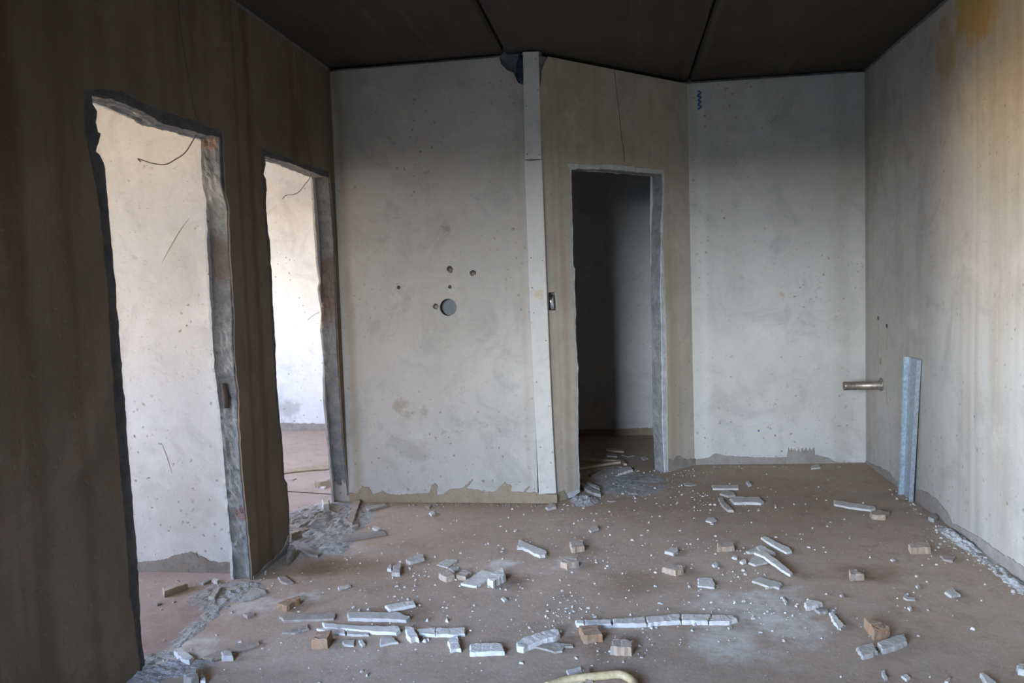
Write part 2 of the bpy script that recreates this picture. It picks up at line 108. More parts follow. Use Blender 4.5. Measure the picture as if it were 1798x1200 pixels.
DEBRIS = [
 ["plaster_strip", "plaster", "white", 0.0143, 0, [-0.48, 3.724], [[-0.086, 0.048], [-0.061, 0.049], [-0.042, 0.025], [-0.028, 0.018], [-0.013, -0.005], [0.004, -0.035], [0.021, -0.045], [0.042, -0.069], [0.051, -0.062], [0.066, -0.056], [0.073, -0.032], [0.066, 0.001], [-0.093, 0.163]], "white plaster strip with one jagged edge, alone in the centre of the floor"],
 ["brick_fragment", "brick", "block", 0.027, 0, [-0.271, 3.807], [[-0.013, -0.075], [0.045, -0.042], [0.032, 0.053], [-0.031, 0.041], [-0.033, 0.022]], "upper of two small beige blocks right of the lone jagged plaster strip"],
 ["brick_fragment", "brick", "block", 0.027, 0, [-0.285, 3.565], [[-0.01, -0.054], [0.043, -0.01], [0.03, 0.048], [-0.021, 0.038], [-0.042, -0.022]], "lower of two small beige blocks right of the lone jagged plaster strip"],
 ["plaster_slab", "plaster", "cream", 0.0052, 0, [-0.884, 3.569], [[0.016, -0.065], [0.046, 0.037], [-0.016, 0.057], [-0.046, -0.03]], "thin cream flake at the back left of the central slab heap"],
 ["brick_fragment", "brick", "block", 0.0252, 0, [-0.84, 3.375], [[0.006, -0.043], [0.039, -0.015], [-0.004, 0.053], [-0.041, 0.004]], "beige block with orange broken end, left front of the central slab heap"],
 ["brick_fragment", "brick", "block", 0.018, 0, [-0.766, 3.4], [[0.018, -0.045], [0.031, 0.017], [-0.013, 0.05], [-0.036, -0.022]], "dull tan block tucked behind the largest white slab"],
 ["plaster_chip", "plaster", "cream", 0.0052, 0, [-0.834, 3.487], [[0.011, -0.037], [0.028, -0.001], [-0.013, 0.03], [-0.027, 0.009]], "small flat cream flake between the tan blocks of the central heap"],
 ["plaster_slab", "plaster", "white", 0.0091, 0, [-0.696, 3.358], [[-0.026, -0.073], [0.013, -0.081], [0.042, -0.018], [0.063, 0.082], [0.003, 0.111], [-0.029, 0.031], [-0.065, -0.053]], "largest flat white slab, in the central heap"],
 ["plaster_chunk", "plaster", "white", 0.0315, 0, [-0.602, 3.348], [[-0.004, -0.077], [0.01, -0.039], [0.039, 0.015], [0.012, 0.096], [-0.021, 0.043], [-0.037, -0.037]], "thick white chunk leaning beside the largest white slab"],
 ["plaster_chip", "plaster", "white", 0.0065, 0, [-0.538, 3.155], [[0.004, -0.026], [0.014, -0.006], [0.003, 0.007], [-0.006, 0.02], [-0.015, 0.006]], "tiny white chip in front of the central slab heap"],
 ["plaster_chip", "plaster", "cream", 0.0091, 0, [-0.192, 4.104], [[-0.011, -0.058], [0.028, -0.004], [0.016, 0.055], [-0.008, 0.032], [-0.025, -0.026]], "small pale lump between the angled doorway and the two beige blocks"],
 ["plaster_chunk", "plaster", "cream", 0.0143, 0, [-0.462, 4.503], [[-0.012, -0.063], [0.034, -0.024], [0.025, 0.029], [0.001, 0.047], [-0.017, 0.036], [-0.031, -0.025]], "small white lump at the foot of the pale cover strip"],
 ["plaster_chip", "plaster", "white", 0.0117, 0, [-1.16, 4.36], [[0.01, -0.048], [0.024, -0.011], [-0.003, 0.032], [-0.014, 0.032], [-0.017, -0.004]], "small white pebble on the floor before the back wall with the round hole"],
 ["plaster_chip", "plaster", "grey", 0.0104, 0, [-1.213, 4.494], [[0.009, -0.032], [0.015, 0.0], [-0.007, 0.032], [-0.017, -0.0]], "small brown pebble against the mortar base of the back wall"],
 ["brick_fragment", "brick", "brown", 0.0306, 0, [-0.156, 2.825], [[-0.024, -0.05], [0.045, -0.03], [0.025, 0.044], [-0.046, 0.036]], "brown brick piece just below the left end of the long cracked strip"],
 ["brick_fragment", "brick", "block", 0.0324, 0, [-0.037, 2.724], [[-0.043, -0.028], [0.032, -0.033], [0.043, 0.027], [-0.033, 0.034]], "grey tan brick piece below the middle of the long cracked strip"],
 ["plaster_strip", "plaster", "white", 0.0208, 0, [-0.35, 2.77], [[-0.069, -0.073], [-0.045, -0.081], [-0.031, -0.061], [0.012, -0.023], [0.065, 0.019], [0.078, 0.044], [0.067, 0.08], [0.05, 0.081], [0.004, 0.05], [-0.054, 0.004], [-0.077, -0.039]], "thick white stick lying slantwise near the bottom centre"],
 ["plaster_slab", "plaster", "grey", 0.0065, 0, [-0.281, 2.736], [[-0.036, -0.022], [-0.001, -0.042], [0.026, -0.033], [0.032, -0.0], [0.063, 0.004], [0.061, 0.024], [0.028, 0.027], [-0.012, 0.029], [-0.059, 0.016], [-0.102, -0.002]], "flat pale splinter below the slanting white stick"],
 ["plaster_strip", "plaster", "white", 0.0156, 0, [-0.535, 2.707], [[-0.051, -0.057], [0.073, -0.039], [0.055, 0.019], [0.036, 0.024], [-0.007, 0.025], [-0.04, 0.019], [-0.065, 0.007]], "short ribbed white block with frayed top edge at the bottom centre left"],
 ["plaster_slab", "plaster", "white", 0.0078, 0, [-0.201, 2.542], [[-0.017, -0.007], [-0.001, -0.058], [0.036, -0.037], [0.019, 0.049], [-0.009, 0.032], [-0.029, 0.022]], "white slab with a notched corner, touching the yellow hose"],
 ["wood_block", "wood", "wood", 0.0144, 0, [-0.155, 2.53], [[-0.005, -0.043], [0.019, -0.032], [0.004, 0.043], [-0.018, 0.032]], "narrow grey brown wood piece beside the notched slab at the hose"],
 ["plaster_chunk", "plaster", "white", 0.0182, 0, [-0.84, 2.782], [[-0.019, -0.01], [0.006, -0.046], [0.019, -0.029], [0.037, -0.042], [0.014, 0.008], [-0.012, 0.056], [-0.046, 0.063]], "white wedge standing between two strip rows at the lower left"],
 ["plaster_strip", "plaster", "white", 0.0117, 0, [-0.794, 2.819], [[-0.023, -0.025], [0.007, -0.023], [0.041, -0.027], [0.027, 0.035], [-0.011, 0.025], [-0.041, 0.015]], "left half of the broken white strip right of the white wedge"],
 ["plaster_strip", "plaster", "white", 0.0117, 0, [-0.7, 2.825], [[-0.05, -0.035], [-0.017, -0.03], [0.019, -0.034], [0.061, -0.018], [0.049, 0.038], [0.015, 0.029], [-0.014, 0.024], [-0.062, 0.025]], "right half of the broken white strip right of the white wedge"],
 ["plaster_strip", "plaster", "white", 0.013, 0, [-1.068, 2.834], [[-0.148, -0.007], [-0.049, -0.018], [0.06, -0.033], [0.159, -0.038], [0.168, -0.014], [0.152, 0.019], [0.045, 0.013], [-0.062, 0.017], [-0.151, 0.027], [-0.172, 0.034]], "long white rounded strip at the lower left, behind the brown brick"],
 ["plaster_strip", "plaster", "white", 0.0078, 0, [-1.173, 2.81], [[0.005, -0.025], [0.06, -0.027], [0.044, 0.016], [-0.035, 0.023], [-0.074, 0.013]], "short white strip end directly behind the lower left brown brick"],
 ["plaster_strip", "plaster", "cream", 0.0078, 0, [-1.067, 2.8], [[-0.037, -0.019], [0.05, -0.018], [0.045, 0.004], [-0.002, 0.012], [-0.056, 0.022]], "thin pale strip under the front edge of the long white rounded strip"],
 ["plaster_strip", "plaster", "cream", 0.013, 0, [-1.006, 2.944], [[-0.141, -0.034], [0.009, -0.031], [0.103, -0.035], [0.113, -0.002], [0.084, 0.011], [0.058, 0.034], [-0.061, 0.033], [-0.165, 0.024]], "long flat cream strip with pointed right end at the lower left"],
 ["wood_plank", "wood", "dusty", 0.0091, 0, [-1.314, 2.928], [[-0.1, -0.043], [0.004, -0.03], [0.104, -0.015], [0.096, 0.029], [0.084, 0.043], [-0.051, 0.02], [-0.138, -0.003]], "dust covered plank left of the pointed cream strip"],
 ["plaster_strip", "plaster", "white", 0.0117, 0, [-0.967, 3.052], [[-0.03, -0.052], [0.015, -0.022], [0.062, 0.009], [0.045, 0.051], [-0.025, 0.021], [-0.066, -0.007]], "white stick above the pointed cream strip"],
 ["brick_fragment", "brick", "brown", 0.036, 0, [-1.177, 2.709], [[0.036, -0.035], [0.022, 0.046], [-0.032, 0.027], [-0.025, -0.039]], "brown brick piece in front of the long white strip at the lower left"],
 ["brick_fragment", "brick", "brown", 0.027, 0, [-1.455, 3.038], [[0.011, -0.055], [0.037, 0.025], [0.017, 0.055], [-0.02, 0.013], [-0.045, -0.038]], "brown brick piece with pale end, right of the pier foot"],
 ["plaster_chip", "plaster", "cream", 0.0065, 0, [-1.076, 2.72], [[-0.008, -0.022], [0.031, -0.025], [0.017, 0.021], [-0.013, 0.019], [-0.026, 0.006]], "flat chip just right of the lower left brown brick"],
 ["plaster_chip", "plaster", "white", 0.0078, 0, [-1.021, 2.718], [[0.01, -0.028], [0.017, -0.012], [-0.007, 0.023], [-0.02, 0.017]], "tiny white splinter right of the flat chip at the lower left"],
 ["plaster_slab", "plaster", "cream", 0.0078, 0, [-0.923, 2.738], [[-0.019, -0.039], [0.012, -0.018], [0.042, -0.009], [0.002, 0.039], [-0.038, 0.028]], "cream fragment in front of the right end of the long white strip"],
 ["plaster_chunk", "plaster", "white", 0.0143, 0, [-0.663, 2.72], [[-0.028, 0.018], [0.0, -0.05], [0.016, -0.036], [0.036, -0.041], [0.002, 0.062], [-0.027, 0.047]], "white chunk in front of the right half of the broken strip"],
 ["wood_plank", "wood", "dusty", 0.0065, 0, [-1.323, 2.813], [[0.003, -0.031], [0.046, 0.007], [0.024, 0.049], [-0.001, 0.016], [-0.023, -0.008], [-0.049, -0.032]], "brownish plank end left of the lower left brown brick"],
 ["plaster_chunk", "plaster", "cream", 0.0182, 0, [-1.103, 3.446], [[-0.005, -0.058], [0.032, -0.053], [0.002, 0.076], [-0.029, 0.035]], "squarish cream chunk on the floor left of the central heap"],
 ["plaster_chip", "plaster", "white", 0.0143, 0, [-1.145, 3.478], [[0.016, -0.032], [0.006, 0.017], [-0.016, 0.041], [-0.006, -0.025]], "white shard touching the squarish cream chunk"],
 ["plaster_chunk", "plaster", "cream", 0.0156, 0, [-1.055, 3.596], [[-0.029, -0.046], [-0.008, -0.053], [0.047, 0.004], [0.03, 0.057], [0.002, 0.052], [-0.041, -0.015]], "rounded cream chunk behind the squarish one, left of the central heap"],
 ["plaster_chip", "plaster", "cream", 0.0078, 0, [-1.29, 3.246], [[-0.009, -0.036], [0.027, 0.012], [0.008, 0.03], [-0.027, -0.005]], "faint beige flake on the brown floor right of the pier"],
 ["plaster_slab", "plaster", "dusty", 0.0091, 0, [-1.602, 3.306], [[-0.01, -0.019], [0.03, -0.04], [0.054, -0.024], [-0.023, 0.05], [-0.05, 0.033]], "grey slab corner lying at the right side of the pier base"],
 ["plaster_slab", "plaster", "cream", 0.0104, 0, [-1.67, 3.142], [[0.017, -0.035], [0.046, 0.018], [0.032, 0.039], [-0.035, 0.069], [-0.039, -0.017], [-0.02, -0.074]], "flat grey beige slab at the foot of the pier between the left doorways"],
 ["wood_stick", "wood", "wood", 0.0198, 0, [-1.653, 4.396], [[0.09, -0.283], [0.037, -0.071], [-0.023, 0.174], [-0.052, 0.239], [-0.069, 0.191], [-0.017, -0.02], [0.033, -0.23]], "short wooden stick propped on rubble at the left end of the back wall"],
 ["plaster_strip", "plaster", "dusty", 0.013, 0, [-1.542, 4.478], [[-0.022, -0.083], [0.056, 0.035], [0.036, 0.063], [-0.014, 0.015], [-0.056, -0.031]], "dusty stick along the mortar base at the left of the back wall"],
 ["plaster_chip", "plaster", "dusty", 0.013, 0, [-1.548, 4.104], [[0.002, -0.046], [0.029, -0.007], [0.001, 0.038], [-0.032, 0.014]], "dusty lump at the lower end of the propped wooden stick"],
 ["wood_plank", "wood", "dusty", 0.013, 0, [-1.443, 3.939], [[-0.05, -0.068], [0.026, -0.02], [0.119, 0.042], [0.095, 0.078], [0.003, 0.049], [-0.097, 0.004], [-0.096, -0.086]], "dust covered wooden slat lying before the second doorway"],
 ["plaster_chip", "plaster", "white", 0.0117, 0, [-1.405, 4.062], [[0.022, -0.04], [0.028, -0.003], [-0.022, 0.036], [-0.027, 0.007]], "small white flake just behind the dusty wooden slat"],
 ["wood_block", "wood", "block", 0.0405, 0, [-1.821, 3.899], [[0.004, -0.04], [0.038, 0.018], [-0.017, 0.038], [-0.025, -0.016]], "wooden block with pale top by the right edge of the pier"],
 ["plaster_strip", "plaster", "dusty", 0.013, 0, [-1.667, 3.714], [[-0.043, 0.011], [0.048, -0.079], [0.1, -0.099], [0.099, -0.059], [0.008, 0.023], [-0.094, 0.112], [-0.117, 0.091]], "dusty flat stick slanting away from the pier corner"],
 ["wood_stick", "wood", "dusty", 0.0104, 0, [-1.862, 4.073], [[-0.067, 0.005], [0.046, -0.05], [0.087, -0.022], [0.024, 0.017], [-0.09, 0.051]], "dusty splinter of wood in the mouth of the second doorway"],
 ["plaster_chunk", "plaster", "grey", 0.036, 0, [-1.711, 3.614], [[0.035, -0.125], [0.037, -0.09], [0.007, 0.046], [-0.034, 0.098], [-0.045, 0.072]], "grey shard against the right corner of the pier"],
 ["plaster_chunk", "plaster", "white", 0.054, 0, [-1.856, 4.45], [[0.02, -0.086], [0.047, -0.072], [0.016, 0.017], [-0.038, 0.09], [-0.045, 0.05]], "white shard standing on rubble beside the far jamb of the second doorway"],
 ["wood_block", "wood", "block", 0.045, 0, [-2.088, 4.989], [[0.004, -0.058], [0.05, -0.007], [0.033, 0.034], [-0.003, 0.055], [-0.036, 0.013], [-0.048, -0.037]], "wood block lying on the floor inside the second doorway"],
 ["plaster_chip", "plaster", "white", 0.013, 0, [-2.079, 4.943], [[0.024, -0.035], [0.02, 0.008], [-0.018, 0.028], [-0.025, -0.002]], "white chip in front of the wood block inside the second doorway"],
 ["wood_plank", "wood", "wood", 0.0108, 0, [-2.413, 5.441], [[-0.148, -0.142], [-0.031, -0.07], [0.071, -0.029], [0.214, 0.005], [0.157, 0.15], [0.011, 0.115], [-0.088, 0.032], [-0.186, -0.061]], "long tan board lying across the floor of the room behind the second doorway"],
 ["plaster_chip", "plaster", "grey", 0.0065, 0, [-2.404, 5.169], [[0.019, -0.04], [0.032, 0.009], [-0.022, 0.039], [-0.03, -0.008]], "grey scrap in front of the tan board behind the second doorway"],
 ["plaster_chunk", "plaster", "white", 0.0156, 0, [-0.02, 5.378], [[-0.05, -0.121], [0.002, -0.061], [0.057, 0.003], [0.038, 0.096], [-0.002, 0.071], [-0.044, 0.012]], "white chunk on the grey rubble in the mouth of the angled doorway"],
 ["plaster_strip", "plaster", "grey", 0.0195, 0, [-0.24, 4.861], [[-0.037, 0.006], [0.024, -0.106], [0.068, -0.126], [0.069, -0.083], [0.01, 0.031], [-0.052, 0.14], [-0.081, 0.137]], "thick grey white stick at the left jamb of the angled doorway"],
 ["plaster_strip", "plaster", "cream", 0.0195, 0, [-0.228, 4.943], [[-0.003, -0.029], [0.047, -0.105], [0.046, -0.029], [-0.033, 0.088], [-0.057, 0.075]], "stick with a reddish end behind the thick grey one in the angled doorway"],
 ["plaster_strip", "plaster", "dusty", 0.013, 0, [-0.223, 5.314], [[-0.028, -0.105], [0.048, 0.065], [0.027, 0.095], [-0.047, -0.056]], "dusty strip on the rubble just inside the angled doorway"],
 ["wood_lath", "wood", "lath", 0.0126, 0, [-0.098, 6.034], [[-0.067, 0.012], [0.003, -0.035], [0.07, -0.064], [0.072, -0.019], [-0.008, 0.048], [-0.07, 0.059]], "short pale lath deep inside the angled doorway"],
 ["plaster_strip", "plaster", "cream", 0.0104, 0, [-0.116, 5.862], [[-0.035, -0.029], [0.037, -0.047], [0.04, 0.03], [0.003, 0.031], [-0.045, 0.015]], "small pale strip in front of the short lath inside the angled doorway"],
 ["plaster_strip", "plaster", "dusty", 0.0078, 0, [0.003, 5.856], [[-0.0, -0.041], [0.048, -0.008], [0.0, 0.028], [-0.048, 0.02]], "faint dusty strip inside the angled doorway near its right jamb"],
 ["plaster_chip", "plaster", "dusty", 0.0117, 0, [-0.231, 5.996], [[-0.025, -0.048], [0.037, -0.05], [0.026, 0.055], [-0.038, 0.043]], "dark scrap deep inside the left of the angled doorway"],
 ["plaster_chip", "plaster", "cream", 0.0091, 0, [0.127, 5.768], [[-0.009, -0.06], [0.025, -0.011], [0.008, 0.048], [-0.025, 0.023]], "pinkish chip at the inner right jamb of the angled doorway"],
 ["plaster_chip", "plaster", "cream", 0.0052, 0, [0.392, 5.028], [[-0.025, -0.029], [0.01, -0.038], [0.047, -0.001], [0.001, 0.044], [-0.033, 0.024]], "flat pale flake on the floor right of the angled doorway"],
 ["plaster_strip", "plaster", "white", 0.0104, 0, [0.611, 4.943], [[-0.082, -0.039], [0.002, -0.047], [0.075, -0.038], [0.087, 0.044], [-0.002, 0.043], [-0.079, 0.037]], "rearmost straight white strip in the group before the alcove wall"],
 ["plaster_chunk", "plaster", "cream", 0.0117, 0, [0.61, 4.788], [[-0.011, -0.061], [0.035, -0.038], [0.037, 0.016], [-0.008, 0.082], [-0.053, 0.001]], "middle lumpy piece between two strips before the alcove wall"],
 ["plaster_strip", "plaster", "white", 0.0143, 0, [0.698, 4.64], [[-0.083, -0.062], [-0.01, -0.056], [0.067, -0.068], [0.091, -0.033], [0.081, 0.057], [0.007, 0.057], [-0.057, 0.073], [-0.096, 0.031]], "widest white strip in the group before the alcove wall"],
 ["plaster_chunk", "plaster", "cream", 0.013, 0, [0.558, 4.567], [[-0.02, -0.019], [0.002, -0.131], [0.033, -0.138], [0.003, 0.047], [0.005, 0.12], [-0.023, 0.122]], "broken pale stick with a red brown patch, left of the widest white strip"],
 ["plaster_chip", "plaster", "white", 0.0078, 0, [0.448, 4.272], [[-0.003, -0.044], [0.027, -0.01], [0.021, 0.041], [-0.014, 0.035], [-0.031, -0.022]], "white flake on open floor in front of the alcove strips"],
 ["plaster_chip", "plaster", "white", 0.0143, 0, [0.766, 5.024], [[-0.009, -0.049], [0.014, -0.027], [0.007, 0.051], [-0.012, 0.026]], "tiny white shard right of the rearmost alcove strip"],
 ["plaster_chip", "plaster", "cream", 0.0039, 0, [0.031, 4.819], [[-0.02, -0.012], [0.023, -0.023], [0.028, 0.0], [0.004, 0.023], [-0.036, 0.011]], "thin cream sliver in front of the angled doorway"],
 ["plaster_chip", "plaster", "cream", 0.0039, 0, [-0.102, 4.638], [[-0.003, -0.018], [0.024, -0.001], [0.005, 0.015], [-0.026, 0.004]], "thin pale sliver near the broken foot of the angled wall"],
 ["plaster_chip", "plaster", "cream", 0.013, 0, [0.208, 3.763], [[0.0, -0.051], [0.028, -0.002], [0.027, 0.042], [-0.015, 0.029], [-0.04, -0.018]], "cream wedge near the middle right, behind a tan block"],
 ["brick_fragment", "brick", "block", 0.0234, 0, [0.469, 3.824], [[-0.047, -0.051], [0.038, -0.028], [0.043, 0.035], [0.004, 0.029], [-0.038, 0.015]], "ribbed tan block left of the slanting white strips on the right"],
 ["brick_fragment", "brick", "block", 0.0252, 0, [0.202, 3.502], [[-0.001, -0.049], [0.036, -0.019], [0.04, 0.028], [-0.016, 0.043], [-0.058, -0.002]], "beige block with a pale side at the middle right, casting a shadow"],
 ["plaster_slab", "plaster", "white", 0.0065, 0, [0.336, 3.368], [[-0.047, -0.034], [-0.013, -0.041], [0.02, -0.05], [0.029, -0.012], [0.024, 0.02], [0.022, 0.056], [-0.037, 0.061]], "square white slab alone above the right end of the long cracked strip"],
 ["plaster_strip", "plaster", "white", 0.0104, 0, [0.725, 3.868], [[-0.022, -0.015], [0.02, -0.113], [0.049, -0.093], [0.048, -0.045], [0.004, 0.036], [-0.038, 0.127], [-0.062, 0.103]], "uppermost slanting white strip on the right"],
 ["plaster_chunk", "plaster", "cream", 0.0104, 0, [0.594, 3.782], [[-0.022, -0.033], [0.017, -0.021], [0.028, 0.011], [0.017, 0.043], [-0.003, 0.018], [-0.038, -0.018]], "small cream shard at the left of the slanting strips"],
 ["plaster_strip", "plaster", "white", 0.013, 0, [0.653, 3.778], [[-0.034, -0.004], [-0.003, -0.039], [0.024, -0.064], [0.039, -0.029], [0.018, 0.017], [-0.005, 0.071], [-0.039, 0.048]], "middle frayed white strip among the slanting strips on the right"],
 ["plaster_strip", "plaster", "white", 0.0117, 0.012, [0.652, 3.601], [[-0.027, 0.054], [-0.006, -0.026], [0.017, -0.103], [0.044, -0.162], [0.059, -0.142], [0.029, -0.003], [-0.013, 0.131], [-0.039, 0.137], [-0.065, 0.114]], "longest slanting white strip on the right, lying on a flat slab"],
 ["plaster_slab", "plaster", "cream", 0.0078, 0, [0.594, 3.641], [[-0.021, -0.051], [0.007, -0.033], [0.047, -0.009], [0.02, 0.042], [-0.006, 0.075], [-0.048, -0.023]], "flat cream slab under the longest slanting strip"],
 ["plaster_slab", "plaster", "cream", 0.0091, 0, [0.586, 3.379], [[-0.027, -0.013], [0.0, -0.049], [0.021, -0.04], [0.041, -0.057], [0.064, -0.002], [0.02, 0.034], [-0.018, 0.065], [-0.041, 0.044], [-0.06, 0.017]], "cream slab below the slanting strips, lying alone"],
 ["plaster_chunk", "plaster", "white", 0.0169, 0, [0.725, 3.156], [[-0.034, -0.048], [0.017, -0.018], [0.04, 0.005], [0.018, 0.024], [-0.011, 0.034], [-0.031, 0.002]], "white ended piece at the right of the powdery floor patch"],
 ["plaster_strip", "plaster", "grey", 0.0091, 0, [0.749, 3.103], [[-0.013, -0.023], [0.02, -0.008], [0.024, 0.013], [-0.005, 0.007], [-0.026, 0.01]], "short greyish strip in front of the white ended piece"],
 ["plaster_strip", "plaster", "white", 0.0117, 0, [0.779, 3.022], [[-0.012, -0.011], [-0.01, -0.074], [0.017, -0.046], [0.011, 0.006], [0.005, 0.067], [-0.01, 0.058]], "narrow white strip pointing to the front at the lower right"],
 ["plaster_chip", "plaster", "white", 0.0104, 0, [0.526, 3.637], [[-0.007, -0.027], [0.012, -0.009], [0.014, 0.024], [-0.002, 0.02], [-0.017, -0.007]], "white pebble left of the flat cream slab"],
 ["plaster_chip", "plaster", "white", 0.0091, 0, [0.392, 3.589], [[-0.008, -0.022], [0.006, -0.014], [0.015, 0.015], [0.0, 0.022], [-0.014, -0.001]], "white pebble below the ribbed tan block"],
 ["plaster_chip", "plaster", "white", 0.0091, 0, [0.495, 3.689], [[-0.006, -0.014], [0.007, -0.017], [0.015, 0.01], [-0.004, 0.02], [-0.013, 0.001]], "white chip just right of the ribbed tan block"],
 ["plaster_chip", "plaster", "white", 0.0052, 0, [0.626, 3.196], [[-0.005, -0.015], [-0.003, -0.035], [0.007, -0.014], [0.004, 0.034], [-0.003, 0.031]], "thin white flake on the powdery floor patch"],
 ["plaster_chip", "plaster", "cream", 0.0065, 0, [0.371, 2.937], [[-0.003, -0.013], [0.008, 0.001], [0.003, 0.012], [-0.008, -0.0]], "little cream chip below the right end of the long cracked strip"],
 ["plaster_strip", "plaster", "white", 0.0104, 0, [1.287, 4.541], [[-0.113, 0.023], [-0.035, -0.04], [0.054, -0.081], [0.09, -0.048], [0.097, -0.015], [0.0, 0.052], [-0.093, 0.11]], "straight white strip on the floor near the right wall"],
 ["brick_fragment", "brick", "block", 0.027, 0, [1.351, 4.349], [[-0.046, -0.036], [0.014, -0.047], [0.058, 0.016], [0.016, 0.05], [-0.043, 0.017]], "tan brick piece at the right end of the strip near the right wall"],
 ["brick_fragment", "brick", "block", 0.0306, 0, [1.372, 3.829], [[-0.055, -0.047], [0.035, -0.039], [0.055, 0.033], [0.009, 0.037], [-0.045, 0.016]], "beige brick piece nearest the right wall"],
 ["brick_fragment", "brick", "block", 0.0288, 0, [0.977, 3.47], [[-0.028, -0.035], [0.031, -0.023], [0.013, 0.027], [-0.016, 0.031]], "brick piece with dark left end on the bare right floor"],
 ["plaster_slab", "plaster", "dusty", 0.0091, 0, [1.457, 3.719], [[-0.026, -0.025], [0.002, -0.045], [0.041, 0.016], [0.009, 0.028], [-0.025, 0.026]], "dusty tan slab just right of the brick piece nearest the right wall"],
 ["plaster_slab", "plaster", "cream", 0.0104, 0, [1.316, 3.316], [[-0.023, -0.048], [0.02, -0.028], [0.014, 0.006], [0.02, 0.042], [-0.002, 0.032], [-0.03, -0.005]], "cream flake at the right, in front of the beige brick piece"],
 ["brick_fragment", "brick", "brown", 0.0405, 0, [0.897, 2.922], [[-0.024, -0.054], [0.038, -0.025], [0.013, 0.026], [-0.028, 0.053]], "brown brick piece behind the pair of grey white pieces at the lower right"],
 ["plaster_strip", "plaster", "cream", 0.0182, 0, [0.923, 2.827], [[-0.053, -0.062], [-0.005, -0.036], [0.05, 0.006], [0.062, 0.072], [-0.0, 0.03], [-0.054, -0.009]], "right hand one of the pair of grey white pieces at the lower right"],
 ["plaster_slab", "plaster", "cream", 0.0143, 0, [0.822, 2.772], [[-0.031, -0.054], [-0.001, -0.037], [0.03, -0.01], [0.033, 0.048], [0.004, 0.037], [-0.035, 0.014]], "left hand one of the pair of grey white pieces at the lower right"],
 ["plaster_strip", "plaster", "white", 0.0163, 0, [1.136, 2.588], [[-0.016, -0.03], [-0.002, -0.044], [0.017, -0.019], [0.009, 0.015], [0.002, 0.042], [-0.009, 0.036]], "white lump at the bottom edge in the right corner"],
 ["plaster_chunk", "plaster", "white", 0.0195, 0, [1.274, 2.673], [[-0.018, -0.022], [-0.002, -0.029], [0.021, 0.019], [0.007, 0.023], [-0.009, 0.008]], "white lump cut off by the right edge near the bottom"],
 ["plaster_chip", "plaster", "white", 0.0091, 0, [0.826, 2.608], [[-0.011, -0.032], [0.003, -0.02], [0.01, 0.031], [-0.002, 0.021]], "upright white chip at the bottom right, left of two others"],
 ["plaster_chip", "plaster", "white", 0.0078, 0, [0.891, 2.599], [[-0.006, -0.021], [0.012, -0.003], [0.007, 0.019], [-0.013, 0.006]], "flat white chip in the middle of the bottom right chips"],
 ["plaster_chip", "plaster", "white", 0.0078, 0, [1.016, 2.588], [[-0.006, -0.017], [0.014, 0.012], [0.007, 0.017], [-0.016, -0.012]], "slanted white chip at the bottom right, right of two others"],
 ["plaster_chip", "plaster", "cream", 0.0052, 0, [1.127, 3.259], [[-0.016, -0.023], [0.015, -0.024], [0.025, -0.0], [-0.004, 0.009], [0.003, 0.044], [-0.022, -0.006]], "L shaped pale chip on the bare right floor"],
 ["plaster_chip", "plaster", "white", 0.0078, 0, [1.093, 3.15], [[-0.007, -0.023], [0.006, -0.006], [0.008, 0.025], [-0.007, 0.004]], "white pebble below the L shaped chip"],
 ["plaster_chip", "plaster", "white", 0.0052, 0, [1.207, 3.693], [[-0.007, -0.017], [0.01, -0.003], [0.006, 0.019], [-0.01, 0.002]], "white crumb right of the brick piece with dark left end"],
 ["plaster_chip", "plaster", "white", 0.0065, 0, [1.205, 3.381], [[-0.008, -0.021], [0.008, -0.001], [0.008, 0.021], [-0.008, 0.001]], "white pebble above the L shaped chip"],
 ["plaster_chip", "plaster", "cream", 0.0065, 0, [0.868, 3.269], [[-0.005, -0.014], [0.007, -0.003], [0.006, 0.018], [-0.008, -0.0]], "cream pebble right of the powdery floor patch"],
 ["brick_fragment", "brick", "block", 0.027, 0, [-2.073, 3.169], [[-0.005, -0.071], [0.048, 0.028], [0.023, 0.05], [-0.014, 0.013], [-0.051, -0.019]], "grey topped brick piece on the floor inside the first doorway"],
 ["plaster_chunk", "plaster", "cream", 0.0163, 0, [-1.858, 3.14], [[0.033, -0.064], [0.007, 0.041], [-0.025, 0.068], [-0.014, 0.011], [-0.001, -0.055]], "beige chunk on the threshold left of the pier foot"],
 ["plaster_chunk", "plaster", "white", 0.0195, 0, [-1.652, 2.555], [[0.009, -0.034], [0.046, -0.043], [0.047, -0.016], [0.001, 0.019], [-0.045, 0.048], [-0.058, 0.026]], "white block on the dusty floor at the lower left corner"],
 ["wood_plank", "wood", "wood", 0.0108, 0, [-1.497, 2.625], [[-0.042, -0.08], [0.017, -0.014], [0.077, 0.057], [0.067, 0.078], [0.025, 0.047], [-0.06, -0.019], [-0.083, -0.07]], "narrow brown plank lying at the lower left"],
 ["plaster_chunk", "plaster", "cream", 0.0195, 0, [-1.496, 2.579], [[-0.002, -0.03], [0.035, -0.021], [0.008, 0.02], [-0.015, 0.023], [-0.027, 0.008]], "small beige cube resting by the narrow brown plank"],
 ["plaster_chip", "plaster", "grey", 0.0104, 0, [-1.985, 3.271], [[0.011, -0.03], [0.026, 0.014], [-0.013, 0.029], [-0.024, -0.013]], "grey sliver before the mortar patch seen in the first doorway"],
 ["plaster_chip", "plaster", "white", 0.013, 0, [-1.934, 3.28], [[0.021, -0.023], [0.015, 0.005], [-0.02, 0.023], [-0.017, -0.006]], "white bits beside the jamb seen in the first doorway"],
 ["plaster_chip", "plaster", "grey", 0.0091, 0, [-2.065, 3.026], [[0.01, -0.018], [0.021, -0.003], [-0.011, 0.021], [-0.02, -0.001]], "lone grey chip on the floor of the first doorway"],
